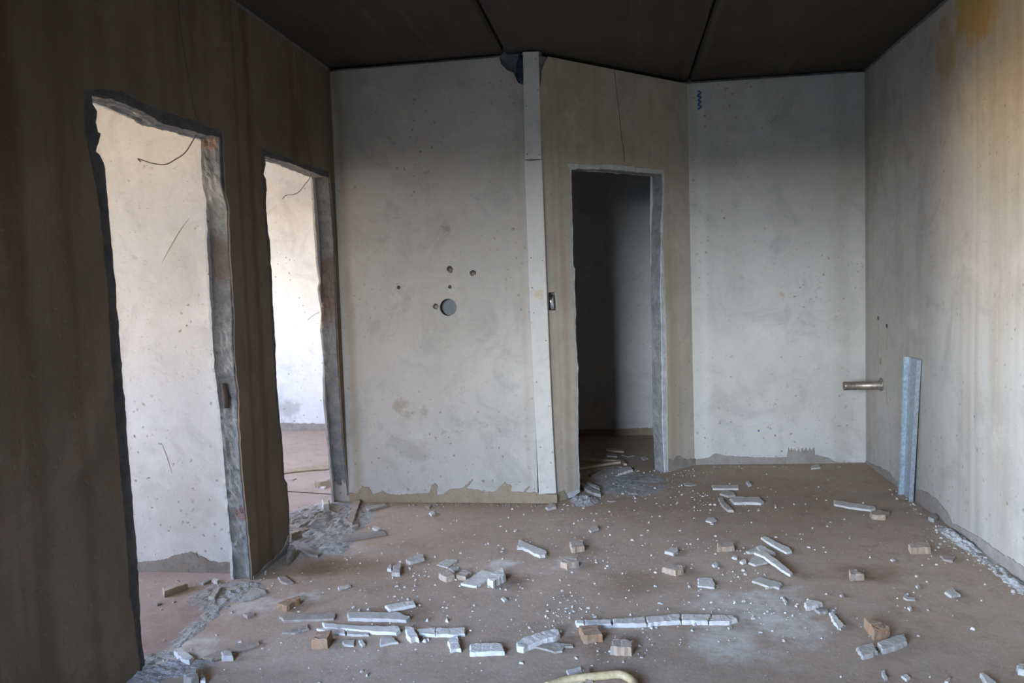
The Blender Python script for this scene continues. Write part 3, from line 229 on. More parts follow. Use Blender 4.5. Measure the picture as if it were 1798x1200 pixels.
 ["plaster_chunk", "plaster", "grey", 0.036, 0, [-1.528, 2.397], [[0.03, -0.052], [0.036, -0.018], [-0.002, 0.034], [-0.035, 0.039], [-0.029, -0.003]], "dull grey lump at the very bottom left"],
 ["plaster_chip", "plaster", "white", 0.0156, 0, [-1.494, 2.407], [[0.006, -0.024], [0.024, -0.023], [0.006, 0.01], [-0.02, 0.029], [-0.017, 0.008]], "white lump beside the dull grey lump at the very bottom left"],
 ["plaster_chip", "plaster", "dusty", 0.0104, 0, [-1.591, 2.933], [[0.007, -0.026], [0.023, 0.002], [-0.006, 0.024], [-0.024, -0.001]], "dusty clod on the floor right of the first doorway threshold"],
 ["plaster_chip", "plaster", "white", 0.0078, 0, [1.284, 5.485], [[-0.038, -0.058], [0.027, -0.035], [0.045, 0.059], [-0.006, 0.045], [-0.027, -0.01]], "small pale block against the mortar base of the alcove wall"],
 ["plaster_chunk", "plaster", "grey", 0.0195, 0, [1.617, 4.318], [[-0.017, -0.053], [0.029, 0.008], [0.019, 0.059], [-0.031, -0.014]], "grey lump at the base of the right wall below the steel channel"],
 ["plaster_chip", "plaster", "cream", 0.0097, 0, [1.573, 4.141], [[-0.012, -0.026], [0.015, 0.003], [0.014, 0.03], [-0.017, -0.007]], "small cream chip at the start of the dust line along the right wall"],
]
# ---------------------------------------------------------------- helpers
def prop(o, label=None, cat=None, group=None, kind=None):
    for k, v in (('label', label), ('category', cat), ('group', group), ('kind', kind)):
        if v: o[k] = v
    return o

def link(name, me, mat=None, parent=None, kind=None):
    me.name = name
    o = bpy.data.objects.new(name, me); COL.objects.link(o)
    if mat is not None and not me.materials: me.materials.append(mat)
    if parent is not None: o.parent = parent
    if kind: o['kind'] = kind
    return o

def empty(name, loc=(0, 0, 0), label=None, cat=None, group=None, kind=None):
    o = bpy.data.objects.new(name, None); o.empty_display_size = .05; o.location = loc; COL.objects.link(o)
    return prop(o, label, cat, group, kind)

def child_of(o, parent):
    """parent a mesh built in world coordinates under an empty that stands elsewhere"""
    o.parent = parent
    o.location = -Vector(parent.location)
    return o

def mesh_of(bm, name='mesh'):
    bmesh.ops.recalc_face_normals(bm, faces=bm.faces)
    me = bpy.data.meshes.new(name); bm.to_mesh(me); bm.free(); return me

def box_mesh(x0, x1, y0, y1, z0, z1):
    bm = bmesh.new()
    v = [bm.verts.new((x, y, z)) for x in (x0, x1) for y in (y0, y1) for z in (z0, z1)]
    for f in ((0,1,3,2), (4,6,7,5), (0,4,5,1), (2,3,7,6), (0,2,6,4), (1,5,7,3)): bm.faces.new([v[i] for i in f])
    return mesh_of(bm)

class Frame:
    def __init__(s, p, u, v, n): s.p, s.u, s.v, s.n = Vector(p), Vector(u).normalized(), Vector(v).normalized(), Vector(n).normalized()
    def at(s, a, b, d=0.0): return s.p + s.u*a + s.v*b - s.n*d      # d: depth into the wall
FRM = {k: Frame(*v) for k, v in FR.items()}
def frame(p, u, n): return Frame(p, u, (0, 0, 1), n)

def rough(pts, step=.02, amp=.004, seed=0):
    """a broken edge: the polyline cut into short lengths and shaken"""
    out = []
    for i in range(len(pts)-1):
        a, b = Vector(pts[i]), Vector(pts[i+1]); L = (b-a).length
        n = max(1, int(L/step)); nrm = Vector((-(b-a).y, (b-a).x))/(L or 1)
        for k in range(n):
            q = a.lerp(b, k/n)
            s = amp*(noise.noise(Vector((q.x*23, q.y*23, seed*3.7))) + .8*noise.noise(Vector((q.x*75, q.y*75, seed*1.3+9))))
            out.append(tuple(q + nrm*s))
    out.append(tuple(pts[-1])); return out

def panel(outline, holes, fr, d0, d1, cuts=0, amp=0.0, seed=0):
    """a slab with an outline and holes in wall coordinates, between the depths d0 and d1"""
    cu = bpy.data.curves.new('outline', 'CURVE'); cu.dimensions = '2D'; cu.fill_mode = 'BOTH'; cu.extrude = (d1-d0)/2
    for poly in [outline]+list(holes):
        s = cu.splines.new('POLY'); s.points.add(len(poly)-1); s.use_cyclic_u = True
        for p, (a, b) in zip(s.points, poly): p.co = (a, b, 0, 1)
    ob = bpy.data.objects.new('outline', cu)
    me = bpy.data.meshes.new_from_object(ob)
    bpy.data.objects.remove(ob); bpy.data.curves.remove(cu)
    bm = bmesh.new(); bm.from_mesh(me); bpy.data.meshes.remove(me)
    bmesh.ops.remove_doubles(bm, verts=bm.verts, dist=1e-5)
    t = d1-d0
    if cuts:
        es = [e for e in bm.edges if abs(e.verts[0].co.z-e.verts[1].co.z) > t*.9]
        r = bmesh.ops.subdivide_edges(bm, edges=es, cuts=cuts, use_grid_fill=True)
        for v in bm.verts:
            if abs(v.co.z) < t*.45:
                q = Vector((v.co.x*30, v.co.y*30, v.co.z*40+seed))
                v.co.x += amp*(noise.noise(q) + .7*noise.noise(q*2.7)); v.co.y += amp*(noise.noise(q+Vector((50, 0, 0)))+.6*noise.noise(q*2.7+Vector((9, 9, 9))))
    for v in bm.verts: v.co = fr.at(v.co.x, v.co.y, d0 + t/2 - v.co.z)
    for f in bm.faces: f.smooth = False
    return mesh_of(bm)

def tube_mesh(path, r, seg=8, caps=True, closed=False):
    bm = bmesh.new(); P = [Vector(p) for p in path]; rings = []
    rs = r if isinstance(r, (list, tuple)) else [r]*len(P)
    up = Vector((0, 0, 1))
    for i, p in enumerate(P):
        t = (P[min(i+1, len(P)-1)]-P[max(i-1, 0)]).normalized()
        a = t.cross(up if abs(t.z) < .9 else Vector((1, 0, 0))).normalized(); b = t.cross(a)
        rings.append([bm.verts.new(p + (a*math.cos(2*math.pi*k/seg) + b*math.sin(2*math.pi*k/seg))*rs[i]) for k in range(seg)])
    for A, B in zip(rings, rings[1:]):
        for k in range(seg):
            f = bm.faces.new((A[k], A[(k+1) % seg], B[(k+1) % seg], B[k])); f.smooth = True
    if caps: bm.faces.new(rings[0]); bm.faces.new(rings[-1][::-1])
    return mesh_of(bm)

def smooth_path(pts, n=6):
    P = [Vector(p) for p in pts]; out = []
    for i in range(len(P)-1):
        p0, p1, p2, p3 = P[max(i-1, 0)], P[i], P[i+1], P[min(i+2, len(P)-1)]
        for k in range(n):
            t = k/n
            out.append(.5*((2*p1)+(p2-p0)*t+(2*p0-5*p1+4*p2-p3)*t*t+(3*p1-p0-3*p2+p3)*t**3))
    return out+[P[-1]]

# ---------------------------------------------------------------- materials
class Nodes:
    def __init__(s, name, rough=.9, spec=.2):
        s.m = bpy.data.materials.new(name); s.m.use_nodes = True; s.t = s.m.node_tree
        s.b = s.t.nodes['Principled BSDF']; s.b.inputs['Roughness'].default_value = rough
        s.b.inputs['Specular IOR Level'].default_value = spec
        s.geo = s.t.nodes.new('ShaderNodeNewGeometry').outputs['Position']
    def n(s, kind): return s.t.nodes.new(kind)
    def l(s, a, b): s.t.links.new(a, b)
    def mapped(s, scale, loc=(0, 0, 0), src=None):
        m = s.n('ShaderNodeMapping'); m.inputs['Scale'].default_value = scale; m.inputs['Location'].default_value = loc
        s.l(src or s.geo, m.inputs['Vector']); return m.outputs[0]
    def noise(s, scale, detail=4, vec=None, rough=.6, dist=0):
        n = s.n('ShaderNodeTexNoise'); n.inputs['Scale'].default_value = scale; n.inputs['Detail'].default_value = detail
        n.inputs['Roughness'].default_value = rough; n.inputs['Distortion'].default_value = dist
        s.l(vec or s.geo, n.inputs['Vector']); return n.outputs['Fac']
    def voro(s, scale, vec=None):
        n = s.n('ShaderNodeTexVoronoi'); n.inputs['Scale'].default_value = scale; s.l(vec or s.geo, n.inputs['Vector']); return n
    def ramp(s, fac, lo, hi, a=0.0, b=1.0):
        r = s.n('ShaderNodeMapRange'); r.interpolation_type = 'SMOOTHSTEP'
        for k, v in (('From Min', lo), ('From Max', hi), ('To Min', a), ('To Max', b)): r.inputs[k].default_value = v
        s.l(fac, r.inputs['Value']); return r.outputs['Result']
    def math(s, op, a, b=0.0):
        m = s.n('ShaderNodeMath'); m.operation = op
        for i, v in enumerate((a, b)):
            if isinstance(v, (int, float)): m.inputs[i].default_value = v
            else: s.l(v, m.inputs[i])
        return m.outputs[0]
    def mix(s, fac, a, b):
        m = s.n('ShaderNodeMix'); m.data_type = 'RGBA'
        for sock, v in ((m.inputs[0], fac), (m.inputs[6], a), (m.inputs[7], b)):
            if isinstance(v, (int, float)): sock.default_value = v
            elif isinstance(v, tuple): sock.default_value = v if len(v) == 4 else v+(1,)
            else: s.l(v, sock)
        return m.outputs[2]
    def blob(s, c, r, soft=.5, wob=.5):
        """a stain of its own shape around a point of the room"""
        v = s.n('ShaderNodeVectorMath'); v.operation = 'DISTANCE'; s.l(s.geo, v.inputs[0]); v.inputs[1].default_value = c
        w = s.math('MULTIPLY', s.noise(1.1/r, 6, None, .65), wob*3*r)
        d = s.math('ADD', v.outputs['Value'], s.math('SUBTRACT', w, wob*1.5*r))
        return s.ramp(d, r*(1-soft), r, 1, 0)
    def bump(s, h, strength=.3, dist=.01):
        b = s.n('ShaderNodeBump'); b.inputs['Strength'].default_value = strength; b.inputs['Distance'].default_value = dist
        s.l(h, b.inputs['Height']); s.l(b.outputs[0], s.b.inputs['Normal'])
    def color(s, c):
        if isinstance(c, tuple): s.b.inputs['Base Color'].default_value = c if len(c) == 4 else c+(1,)
        else: s.l(c, s.b.inputs['Base Color'])

def plaster(name, base, tint, streak_col, streak=.3, specks=.5, dirt=(.2, .17, .13), blobs=(), off=0.0, stripes=()):
    s = Nodes(name)
    big = s.noise(1.1, 4, s.mapped((1, 1, 1), (off, off, off))); c = s.mix(s.ramp(big, .35, .68), base, tint)
    col = s.noise(1.0, 5, s.mapped((3.2, 3.2, .22), (off, 0, 0)), .55)                       # rain and damp run down the wall
    c = s.mix(s.math('MULTIPLY', s.ramp(col, .48, .72), streak), c, streak_col)
    fine = s.noise(1.0, 6, s.mapped((17, 17, 11)), .7)
    c = s.mix(s.ramp(fine, .45, .85, 0, .16), c, dirt)
    mot = s.noise(3.2, 8, None, .72, .8); c = s.mix(s.ramp(mot, .47, .68, 0, .5), c, tuple(v*.64 for v in base))
    mot2 = s.noise(2.3, 8, s.mapped((1, 1, 1), (off+7, 3, 5)), .7, .5); c = s.mix(s.ramp(mot2, .52, .72, 0, .45), c, tuple(min(.8, v*1.25) for v in base))
    sm = s.noise(11, 8, s.mapped((1, 1, 1.6), (off, 1, 2)), .75, 1.2); c = s.mix(s.ramp(sm, .58, .72, 0, .5), c, tuple(v*.55 for v in tint))
    for (pos, w, k, cc) in stripes:                                                         # single runs with a place of their own
        sx = s.n('ShaderNodeSeparateXYZ'); s.l(s.geo, sx.inputs[0])
        wob = s.math('MULTIPLY', s.math('SUBTRACT', s.noise(1.0, 3, s.mapped((.1, .1, 2.2))), .5), w*1.2)
        d = s.math('ABSOLUTE', s.math('SUBTRACT', s.math('ADD', sx.outputs[pos[0]], wob), pos[1]))
        c = s.mix(s.math('MULTIPLY', s.ramp(d, 0, w, 1, 0), s.ramp(fine, .1, .7, k*.5, k)), c, cc)
    wv = s.n('ShaderNodeVectorMath'); wv.operation = 'ADD'; nz = s.n('ShaderNodeTexNoise'); nz.inputs['Scale'].default_value = 25; s.l(s.geo, nz.inputs['Vector'])
    sv = s.n('ShaderNodeVectorMath'); sv.operation = 'SCALE'; sv.inputs['Scale'].default_value = .03; s.l(nz.outputs['Color'], sv.inputs[0]); s.l(s.geo, wv.inputs[0]); s.l(sv.outputs[0], wv.inputs[1])
    v = s.voro(22, wv.outputs[0]); dot = s.ramp(v.outputs['Distance'], .10, .24, 1, 0)
    sz = s.n('ShaderNodeSeparateXYZ'); s.l(s.geo, sz.inputs[0])
    # floor dirt splashed up the foot of the wall
    keep = s.ramp(s.math('ADD', s.noise(1.7, 3, s.mapped((1, 1, 1), (off, 0, 0))), s.ramp(sz.outputs['Z'], .05, .9, .16, 0)), .44, .60); pick = s.ramp(s.noise(31, 2), .46, .60)
    v2 = s.voro(60, wv.outputs[0]); dot2 = s.ramp(v2.outputs['Distance'], .08, .2, 1, 0); pick2 = s.ramp(s.noise(12, 3), .52, .62)
    c = s.mix(s.math('MULTIPLY', s.math('MULTIPLY', dot, s.math('MULTIPLY', keep, pick)), specks), c, dirt)
    c = s.mix(s.math('MULTIPLY', s.math('MULTIPLY', dot2, pick2), specks*.8), c, tuple(v3*.7 for v3 in dirt))
    for (p, r, k, cc) in blobs: c = s.mix(s.math('MULTIPLY', s.blob(p, r, .7, 1.1), k), c, cc)
    s.color(c)
    h = s.math('ADD', s.math('MULTIPLY', s.noise(14, 5), .6), s.math('ADD', s.math('MULTIPLY', s.noise(90, 4), .25), s.math('MULTIPLY', dot, -.3)))
    s.bump(h, .35, .006); return s.m

def concrete(name, a, b, blobs=(), scale=14, bump=.7):
    s = Nodes(name); c = s.mix(s.ramp(s.noise(scale, 6, None, .7), .3, .7), a, b)
    c = s.mix(s.ramp(s.noise(70, 3), .55, .7, 0, .4), c, tuple(v*.5 for v in a))
    for (p, r, k, cc) in blobs: c = s.mix(s.math('MULTIPLY', s.blob(p, r), k), c, cc)
    s.color(c); s.bump(s.math('ADD', s.noise(40, 6, None, .7), s.math('MULTIPLY', s.noise(150, 3), .5)), bump, .01); return s.m

BR = (.17, .105, .05); GR = (.30, .30, .28)
M = {}
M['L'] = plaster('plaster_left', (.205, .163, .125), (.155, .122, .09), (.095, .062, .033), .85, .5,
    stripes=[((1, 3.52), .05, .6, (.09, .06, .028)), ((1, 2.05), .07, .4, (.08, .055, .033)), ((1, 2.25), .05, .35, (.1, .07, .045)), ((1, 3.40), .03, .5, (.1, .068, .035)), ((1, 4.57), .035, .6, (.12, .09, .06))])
M['A'] = plaster('plaster_back', (.425, .397, .357), (.38, .352, .312), (.29, .25, .205), .3, .9, off=3.1,
    blobs=[((-1.40, 4.61, .62), .06, .6, (.26, .21, .15)), ((-1.24, 4.61, .58), .04, .6, (.28, .23, .17)), ((-1.36, 4.61, .55), .045, .5, (.26, .21, .15)), ((-1.06, 4.61, 1.70), .035, .7, (.2, .18, .15)), ((-1.55, 4.61, 1.1), .06, .3, (.3, .26, .2)), ((-1.3, 4.61, .33), .1, .25, (.3, .26, .2)), ((-.55, 4.6, 1.3), .05, .3, (.35, .29, .2))],
    stripes=[((0, -1.70), .05, .5, (.24, .17, .10)), ((0, -.60), .03, .3, (.34, .27, .18))])
M['B'] = plaster('plaster_angle', (.46, .42, .36), (.40, .36, .30), (.28, .21, .135), .5, .5, off=6.4,
    stripes=[((0, -.36), .03, .4, (.30, .21, .12)), ((0, -.40), .02, .4, (.36, .26, .15)), ((0, .32), .03, .35, (.36, .28, .18))],
    blobs=[((.05, 5.1, 2.2), .4, .3, (.3, .22, .13))])
M['C'] = plaster('plaster_alcove', (.49, .47, .435), (.44, .42, .385), (.35, .33, .28), .3, 1.0, off=9.7,
    stripes=[((0, .56), .06, .35, (.58, .57, .54)), ((0, 1.5), .1, .35, (.31, .29, .24))],
    blobs=[((1.1, 5.6, 1.2), .03, .7, (.40, .31, .17)), ((1.45, 5.6, 1.9), .28, .25, (.36, .32, .25)), ((.95, 5.6, .6), .12, .2, (.3, .3, .3))])
M['D'] = plaster('plaster_right', (.415, .398, .367), (.36, .342, .31), (.27, .215, .155), .65, .8, off=12.2,
    stripes=[((1, 4.62), .05, .35, (.36, .29, .2)), ((1, 3.95), .04, .4, (.49, .47, .44))],
    blobs=[((1.656, 3.95, 2.55), .28, .8, (.36, .24, .05)), ((1.656, 4.3, 2.45), .2, .5, (.3, .2, .06)), ((1.656, 5.3, .75), .03, .7, (.22, .16, .08))])
M['side'] = plaster('plaster_side_room', (.66, .66, .66), (.60, .60, .595), (.52, .48, .42), .25, .9, off=1.3, blobs=[(G['blotR2'], .16, .5, (.25, .24, .23)), ((-2.2, 3.40, .3), .25, .3, (.42, .40, .36)), ((-2.05, 3.40, 1.5), .2, .25, (.5, .46, .38))])
M['room3'] = plaster('plaster_small_room', (.62, .60, .57), (.55, .53, .50), (.45, .40, .32), .3, .4, off=5.0)
M['chip'] = concrete('chipped_concrete', (.085, .085, .09), (.14, .14, .14))
M['core'] = concrete('broken_concrete', (.17, .17, .17), (.27, .268, .26), blobs=[((-1.80, 3.26, 1.50), .12, .55, (.20, .105, .075)), ((-1.80, 3.30, .32), .045, .6, (.22, .1, .08)), ((-1.80, 3.27, 2.02), .06, .6, (.42, .26, .18)),
    ((-1.81, 4.53, 1.35), .25, .7, (.14, .08, .065)), ((-1.82, 4.58, .12), .05, .7, (.17, .06, .05)), ((-1.80, 3.27, 1.75), .14, .5, (.5, .47, .4))])
M['core_light'] = concrete('crushed_plaster_edge', (.42, .43, .43), (.62, .63, .63))
M['mortar'] = concrete('cement_mortar', (.27, .212, .145), (.33, .27, .195), bump=.6)
M['mortar_grey'] = concrete('grey_cement_mortar', (.235, .21, .18), (.30, .275, .24), bump=.6)
M['shell'] = concrete('outer_concrete', (.22, .21, .20), (.26, .25, .235), bump=.2)
M['dark'] = concrete('dark_cavity', (.07, .055, .045), (.11, .09, .075))

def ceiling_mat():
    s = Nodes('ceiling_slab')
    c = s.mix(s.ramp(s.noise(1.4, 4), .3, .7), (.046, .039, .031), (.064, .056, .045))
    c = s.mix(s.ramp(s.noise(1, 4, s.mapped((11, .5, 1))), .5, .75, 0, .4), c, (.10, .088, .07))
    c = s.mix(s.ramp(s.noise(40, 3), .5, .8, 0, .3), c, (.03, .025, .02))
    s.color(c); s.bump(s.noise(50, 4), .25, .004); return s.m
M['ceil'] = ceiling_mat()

def floor_mat(name, a, b, powder):
    s = Nodes(name, .92)
    c = s.mix(s.ramp(s.noise(1.6, 5, None, .65), .3, .7), a, b)
    c = s.mix(s.ramp(s.noise(9, 7, None, .75, .5), .47, .72, 0, .6), c, tuple(v*.66 for v in a))
    c = s.mix(s.ramp(s.noise(55, 5, None, .7), .5, .75, 0, .45), c, tuple(v*1.35 for v in b))
    c = s.mix(s.ramp(s.noise(4.5, 7, s.mapped((1, 1, 1), (4, 8, 0)), .75), .5, .78, 0, .55), c, (.36, .315, .275))
    for (x, y, r) in powder: c = s.mix(s.math('MULTIPLY', s.blob((x, y, 0), r, .8, .9), s.ramp(s.noise(16, 6, None, .75), .25, .7, .1, .9)), c, (.54, .51, .47))
    for (x, y, r) in G['damp']: c = s.mix(s.math('MULTIPLY', s.blob((x, y, 0), r, .9, .8), .55), c, (.15, .098, .058))
    v = s.voro(90); k = s.ramp(v.outputs['Distance'], .12, .2, 1, 0)
    c = s.mix(s.math('MULTIPLY', k, s.ramp(s.noise(6, 4), .46, .62)), c, (.52, .50, .46))
    s.color(c)
    s.bump(s.math('ADD', s.noise(22, 6, None, .7), s.math('MULTIPLY', k, .4)), .35, .006); return s.m
M['floor'] = floor_mat('dusty_floor', (.315, .24, .178), (.375, .295, .225), G['powder'][:12]+G['powder'][12:13])
M['floor2'] = floor_mat('side_room_floor', (.30, .235, .205), (.35, .285, .25), [G['powder'][3], G['powder'][14]])

def debris_mat(name, a, b, side, dust=.5):
    s = Nodes(name)
    oi = s.n('ShaderNodeObjectInfo').outputs['Random']
    c = s.mix(s.ramp(s.noise(28, 5), .35, .7), a, b)
    c = s.mix(s.ramp(oi, 0, 1, 0, .45), c, tuple(v*.75 for v in a))
    g = s.n('ShaderNodeNewGeometry'); sx = s.n('ShaderNodeSeparateXYZ'); s.l(g.outputs['True Normal'], sx.inputs[0])
    up = s.math('MULTIPLY', s.ramp(sx.outputs['Z'], .5, .9), s.ramp(s.noise(14, 4), .3, .7, dust*.4, dust))
    c = s.mix(up, s.mix(s.ramp(s.noise(20, 3), .4, .6, 0, .6), c, side), (.36, .33, .30)) if dust else s.mix(s.ramp(s.noise(20, 3), .55, .7, 0, .5), c, side)
    s.color(c); s.bump(s.math('ADD', s.noise(60, 5), s.math('MULTIPLY', s.noise(220, 3), .5)), .6, .006); return s.m
M['white'] = debris_mat('white_plaster_piece', (.56, .535, .49), (.48, .455, .415), (.41, .375, .325), 0)
M['cream'] = debris_mat('cream_plaster_piece', (.45, .42, .38), (.38, .35, .31), (.31, .265, .22), 0)
M['block'] = debris_mat('tan_block', (.40, .34, .275), (.33, .275, .22), (.35, .235, .145), .55)
M['brown'] = debris_mat('brown_brick', (.28, .18, .11), (.36, .25, .17), (.30, .155, .075), .3)
M['grey'] = debris_mat('grey_piece', (.36, .345, .32), (.28, .265, .24), (.25, .2, .15), .2)
M['dusty'] = debris_mat('dust_covered_piece', (.32, .28, .245), (.26, .225, .195), (.24, .19, .15), .3)
M['wood'] = debris_mat('weathered_wood', (.34, .28, .22), (.27, .21, .16), (.22, .16, .11), .2)
M['lath'] = debris_mat('pale_lath', (.50, .42, .31), (.42, .34, .24), (.3, .22, .14), 0)

def plain(name, c, rough=.5, metal=0.0, var=.15, scale=30):
    s = Nodes(name, rough, .4); s.b.inputs['Metallic'].default_value = metal
    s.color(s.mix(s.ramp(s.noise(scale, 4), .3, .7), c, tuple(v*(1-var) for v in c))); return s.m
M['strip'] = plaster('cover_strip_board', (.555, .53, .485), (.515, .49, .445), (.56, .50, .40), .25, .5, off=2.0, blobs=[((-.50, 4.59, 1.28), .035, .6, (.46, .35, .2))])
M['screw'] = plain('dark_screw', (.07, .065, .06), .5, .6)
M['steel'] = plain('galvanised_steel', (.44, .51, .56), .45, .5, .35, 60)
M['pipe'] = plain('dull_metal_pipe', (.36, .31, .26), .45, .7, .4, 40)
M['chrome'] = plain('chrome', (.75, .77, .8), .12, 1.0, .05)
M['cable'] = plain('old_cable', (.12, .09, .075), .7)
M['hose'] = plain('yellow_hose', (.56, .44, .24), .45, 0, .3, 40)
M['cloth'] = plain('dark_blue_cloth', (.05, .06, .095), .95, 0, .5, 25)
M['blue'] = plain('blue_paint', (.09, .19, .36), .7, 0, .5, 60)

# ---------------------------------------------------------------- the setting
TOP = 2.694; CEIL = 2.716
def rect(a, b, c, d): return [(a, c), (b, c), (b, d), (a, d)]

# floors
flo = link('floor', box_mesh(-1.76, 1.86, -3.0, 7.2, -.12, 0), M['floor'], kind='structure')
flo2 = link('floor', box_mesh(-5.95, -1.76, -3.0, 7.2, -.12, 0), M['floor2'], kind='structure')
# open joint between two sheets of the floor covering in the far room
bm = bmesh.new(); A_ = [(-1.95, 4.776), (-3.4, 5.06)]
v = [bm.verts.new(q) for q in ((A_[0][0], A_[0][1], .0012), (A_[1][0], A_[1][1], .0012), (A_[1][0], A_[1][1]+.012, .0012), (A_[0][0], A_[0][1]+.012, .0012))]
bm.faces.new(v); bmesh.ops.solidify(bm, geom=bm.faces[:], thickness=.0012)
link('sheet_joint', mesh_of(bm), M['dark'], flo2)

# ceiling: three long slabs over the room with open joints between them
ceil = link('ceiling', box_mesh(-1.80, 1.86, -3.0, 7.2, CEIL+.08, CEIL+.30), M['dark'], kind='structure')
jx = (-.664, .495)
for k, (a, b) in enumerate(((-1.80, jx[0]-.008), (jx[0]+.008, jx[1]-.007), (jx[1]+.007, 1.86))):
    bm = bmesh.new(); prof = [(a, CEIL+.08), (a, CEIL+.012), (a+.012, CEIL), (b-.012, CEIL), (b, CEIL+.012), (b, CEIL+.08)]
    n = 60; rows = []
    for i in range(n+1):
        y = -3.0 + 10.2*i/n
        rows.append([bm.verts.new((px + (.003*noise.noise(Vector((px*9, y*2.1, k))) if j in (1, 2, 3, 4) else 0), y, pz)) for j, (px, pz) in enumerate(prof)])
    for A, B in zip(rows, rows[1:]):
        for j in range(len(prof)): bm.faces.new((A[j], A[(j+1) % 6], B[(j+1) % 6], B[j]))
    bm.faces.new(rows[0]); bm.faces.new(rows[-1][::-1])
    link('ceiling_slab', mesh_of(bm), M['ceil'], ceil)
ceil2 = link('ceiling', box_mesh(-5.95, -1.80, -3.0, 7.2, CEIL, CEIL+.30), M['side'], kind='structure')

# left wall: concrete panel, plaster skins, two doorways hacked open
fL = FRM['L']
def opening(pts, amp, seed): return rough([(pts[0][0], -.02)]+[tuple(p) for p in pts]+[(pts[-1][0], -.02)], .018, amp, seed)
y_end = 4.72; Y_L = 1.15          # the left wall stops before the wide part of the room behind the camera
def left_outline(a, b, top): return [(Y_L, -.02)]+a+b+[(y_end, -.02), (y_end, top), (Y_L, top)]
coreL = panel(left_outline(opening(G['d1_core'], .005, 1), opening(G['d2_core'], .005, 2), CEIL+.05), [], fL, .012, .097, 5, .008, 3)
wallL = link('wall_left', coreL, M['core'], kind='structure')
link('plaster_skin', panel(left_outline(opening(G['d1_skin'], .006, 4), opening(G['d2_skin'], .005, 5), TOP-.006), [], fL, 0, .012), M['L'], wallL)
for sk, co in (('d1_skin', 'd1_core'), ('d2_skin', 'd2_core')):
    link('chipped_edge', panel(opening(G[sk], .006, 4)+opening(G[co], .005, 1)[::-1], [], fL, .006, .0122), M['chip'], wallL)
b1 = [(2.475, -.02), (2.46, .6), (2.455, 1.2), (2.44, 1.80), (2.40, 1.85), (2.41, 2.03)]+[tuple(p) for p in G['d1_back']]+[(3.318, -.02)]
b2 = [(3.71, -.02), (3.69, .5), (3.68, 1.1), (3.665, 2.045)]+[tuple(p) for p in G['d2_back']]+[(4.61, -.02)]
link('plaster_skin', panel(left_outline(rough(b1, .018, .008, 6), rough(b2, .018, .008, 7), CEIL+.05), [], fL, .097, .11), M['side'], wallL)
# dark bead painted as the shade of a hollow in the first doorway's jamb
ch = link('jamb_hollow_shade', tube_mesh([(-1.812, 3.262, .83), (-1.815, 3.268, .88), (-1.818, 3.262, .945)], [.012, .016, .011], 8), M['dark'], wallL)

# back wall with the round box hole
fA = FRM['A']
def disc(c, r, n=28, seed=0, j=0.0): return [(c[0]+r*(1+j*noise.noise(Vector((k*1.7, seed, 0))))*math.cos(2*math.pi*k/n), c[1]+r*(1+j*noise.noise(Vector((k*1.7, seed, 0))))*math.sin(2*math.pi*k/n)) for k in range(n)]
notch = [tuple(p) for p in G['a_notch']]
xa = 1.217
def a_out(top):
    return [(-.10, -.02), (xa, -.02), (xa, notch[-1][1])]+rough(notch[::-1], .012, .004, 8)+[(notch[0][0], top), (.02, top), (.012, 2.60), (.0, 2.57), (-.10, 2.57)]
big = G['a_h0']; R0 = .053
small = [(G['a_h1'], .020), (G['a_h2'], .020), (G['a_h3'], .012), (G['a_h4'], .011), (G['a_h5'], .018)]
skin_holes = [disc(big, R0, 40)]+[disc(c, r, 14, i+1, .5) for i, (c, r) in enumerate(small)]
wallA = link('wall_back', panel(rect(-.05, 1.325, -.02, CEIL+.05), [], fA, .060, .13), M['core'], kind='structure')
link('plaster_skin', panel(a_out(TOP-.006), skin_holes, fA, 0, .014), M['A'], wallA)
link('concrete_core', panel([(-.10, -.02), (1.25, -.02), (1.25, 2.52)]+rough(notch[::-1], .012, .004, 8)+[(notch[0][0], TOP-.006), (-.10, TOP-.006)], [disc(big, R0, 40)], fA, .014, .060), M['dark'], wallA)  # dark colour stands in for shade inside the gaps, notch and round hole
link('box_back', panel(disc(big, R0+.004, 40), [], fA, .054, .0605), plain('grey_box_back', (.20, .205, .21), .8), wallA)
for (c, r) in small:                                                                    # rough bottoms of the small holes
    bm = bmesh.new(); bmesh.ops.create_icosphere(bm, subdivisions=2, radius=r*.75)
    for v in bm.verts: v.co = fA.at(c[0]+v.co.x*(1+.3*noise.noise(v.co*90)), c[1]+v.co.y-.3*r, .016+v.co.z*.25)
    link('hole_filling', mesh_of(bm), concrete('brown_hole_filling', (.24, .18, .14), (.31, .25, .20)) if 'hf' not in M else M['hf'], wallA)

# angled wall with the third doorway
fB = FRM['B']
lenB = 1.359
bn = [tuple(p) for p in G['b_notch']]; box = [(max(p[0], .034), p[1]) for p in G['b_box']]
def b_out(op, top, x0=.016):
    return [(x0, -.02)]+op+[(lenB+.02, -.02), (lenB+.02, top), (bn[-1][0], top)]+rough(bn[::-1], .012, .003, 9)+[(x0, bn[0][1])]
coreB = panel([(.012, -.02)]+opening(G['b_core'], .004, 11)+[(lenB+.08, -.02), (lenB+.08, TOP-.006), (.012, TOP-.006)], [box], fB, .012, .097, 5, .006, 5)
wallB = link('wall_angle', coreB, M['core'], kind='structure')
link('plaster_skin', panel(b_out(opening(G['b_skin'], .004, 12), TOP-.006), [box], fB, 0, .012), M['B'], wallB)
bb = [(.23, -.02), (.235, 1.0), (.24, 2.05)]+[tuple(p) for p in G['b_back']][1:]+[(1.07, -.02)]
link('plaster_skin', panel([(-.02, -.02)]+rough(bb, .018, .005, 13)+[(lenB+.08, -.02), (lenB+.08, CEIL+.05), (-.02, CEIL+.05)], [], fB, .097, .11), M['room3'], wallB)
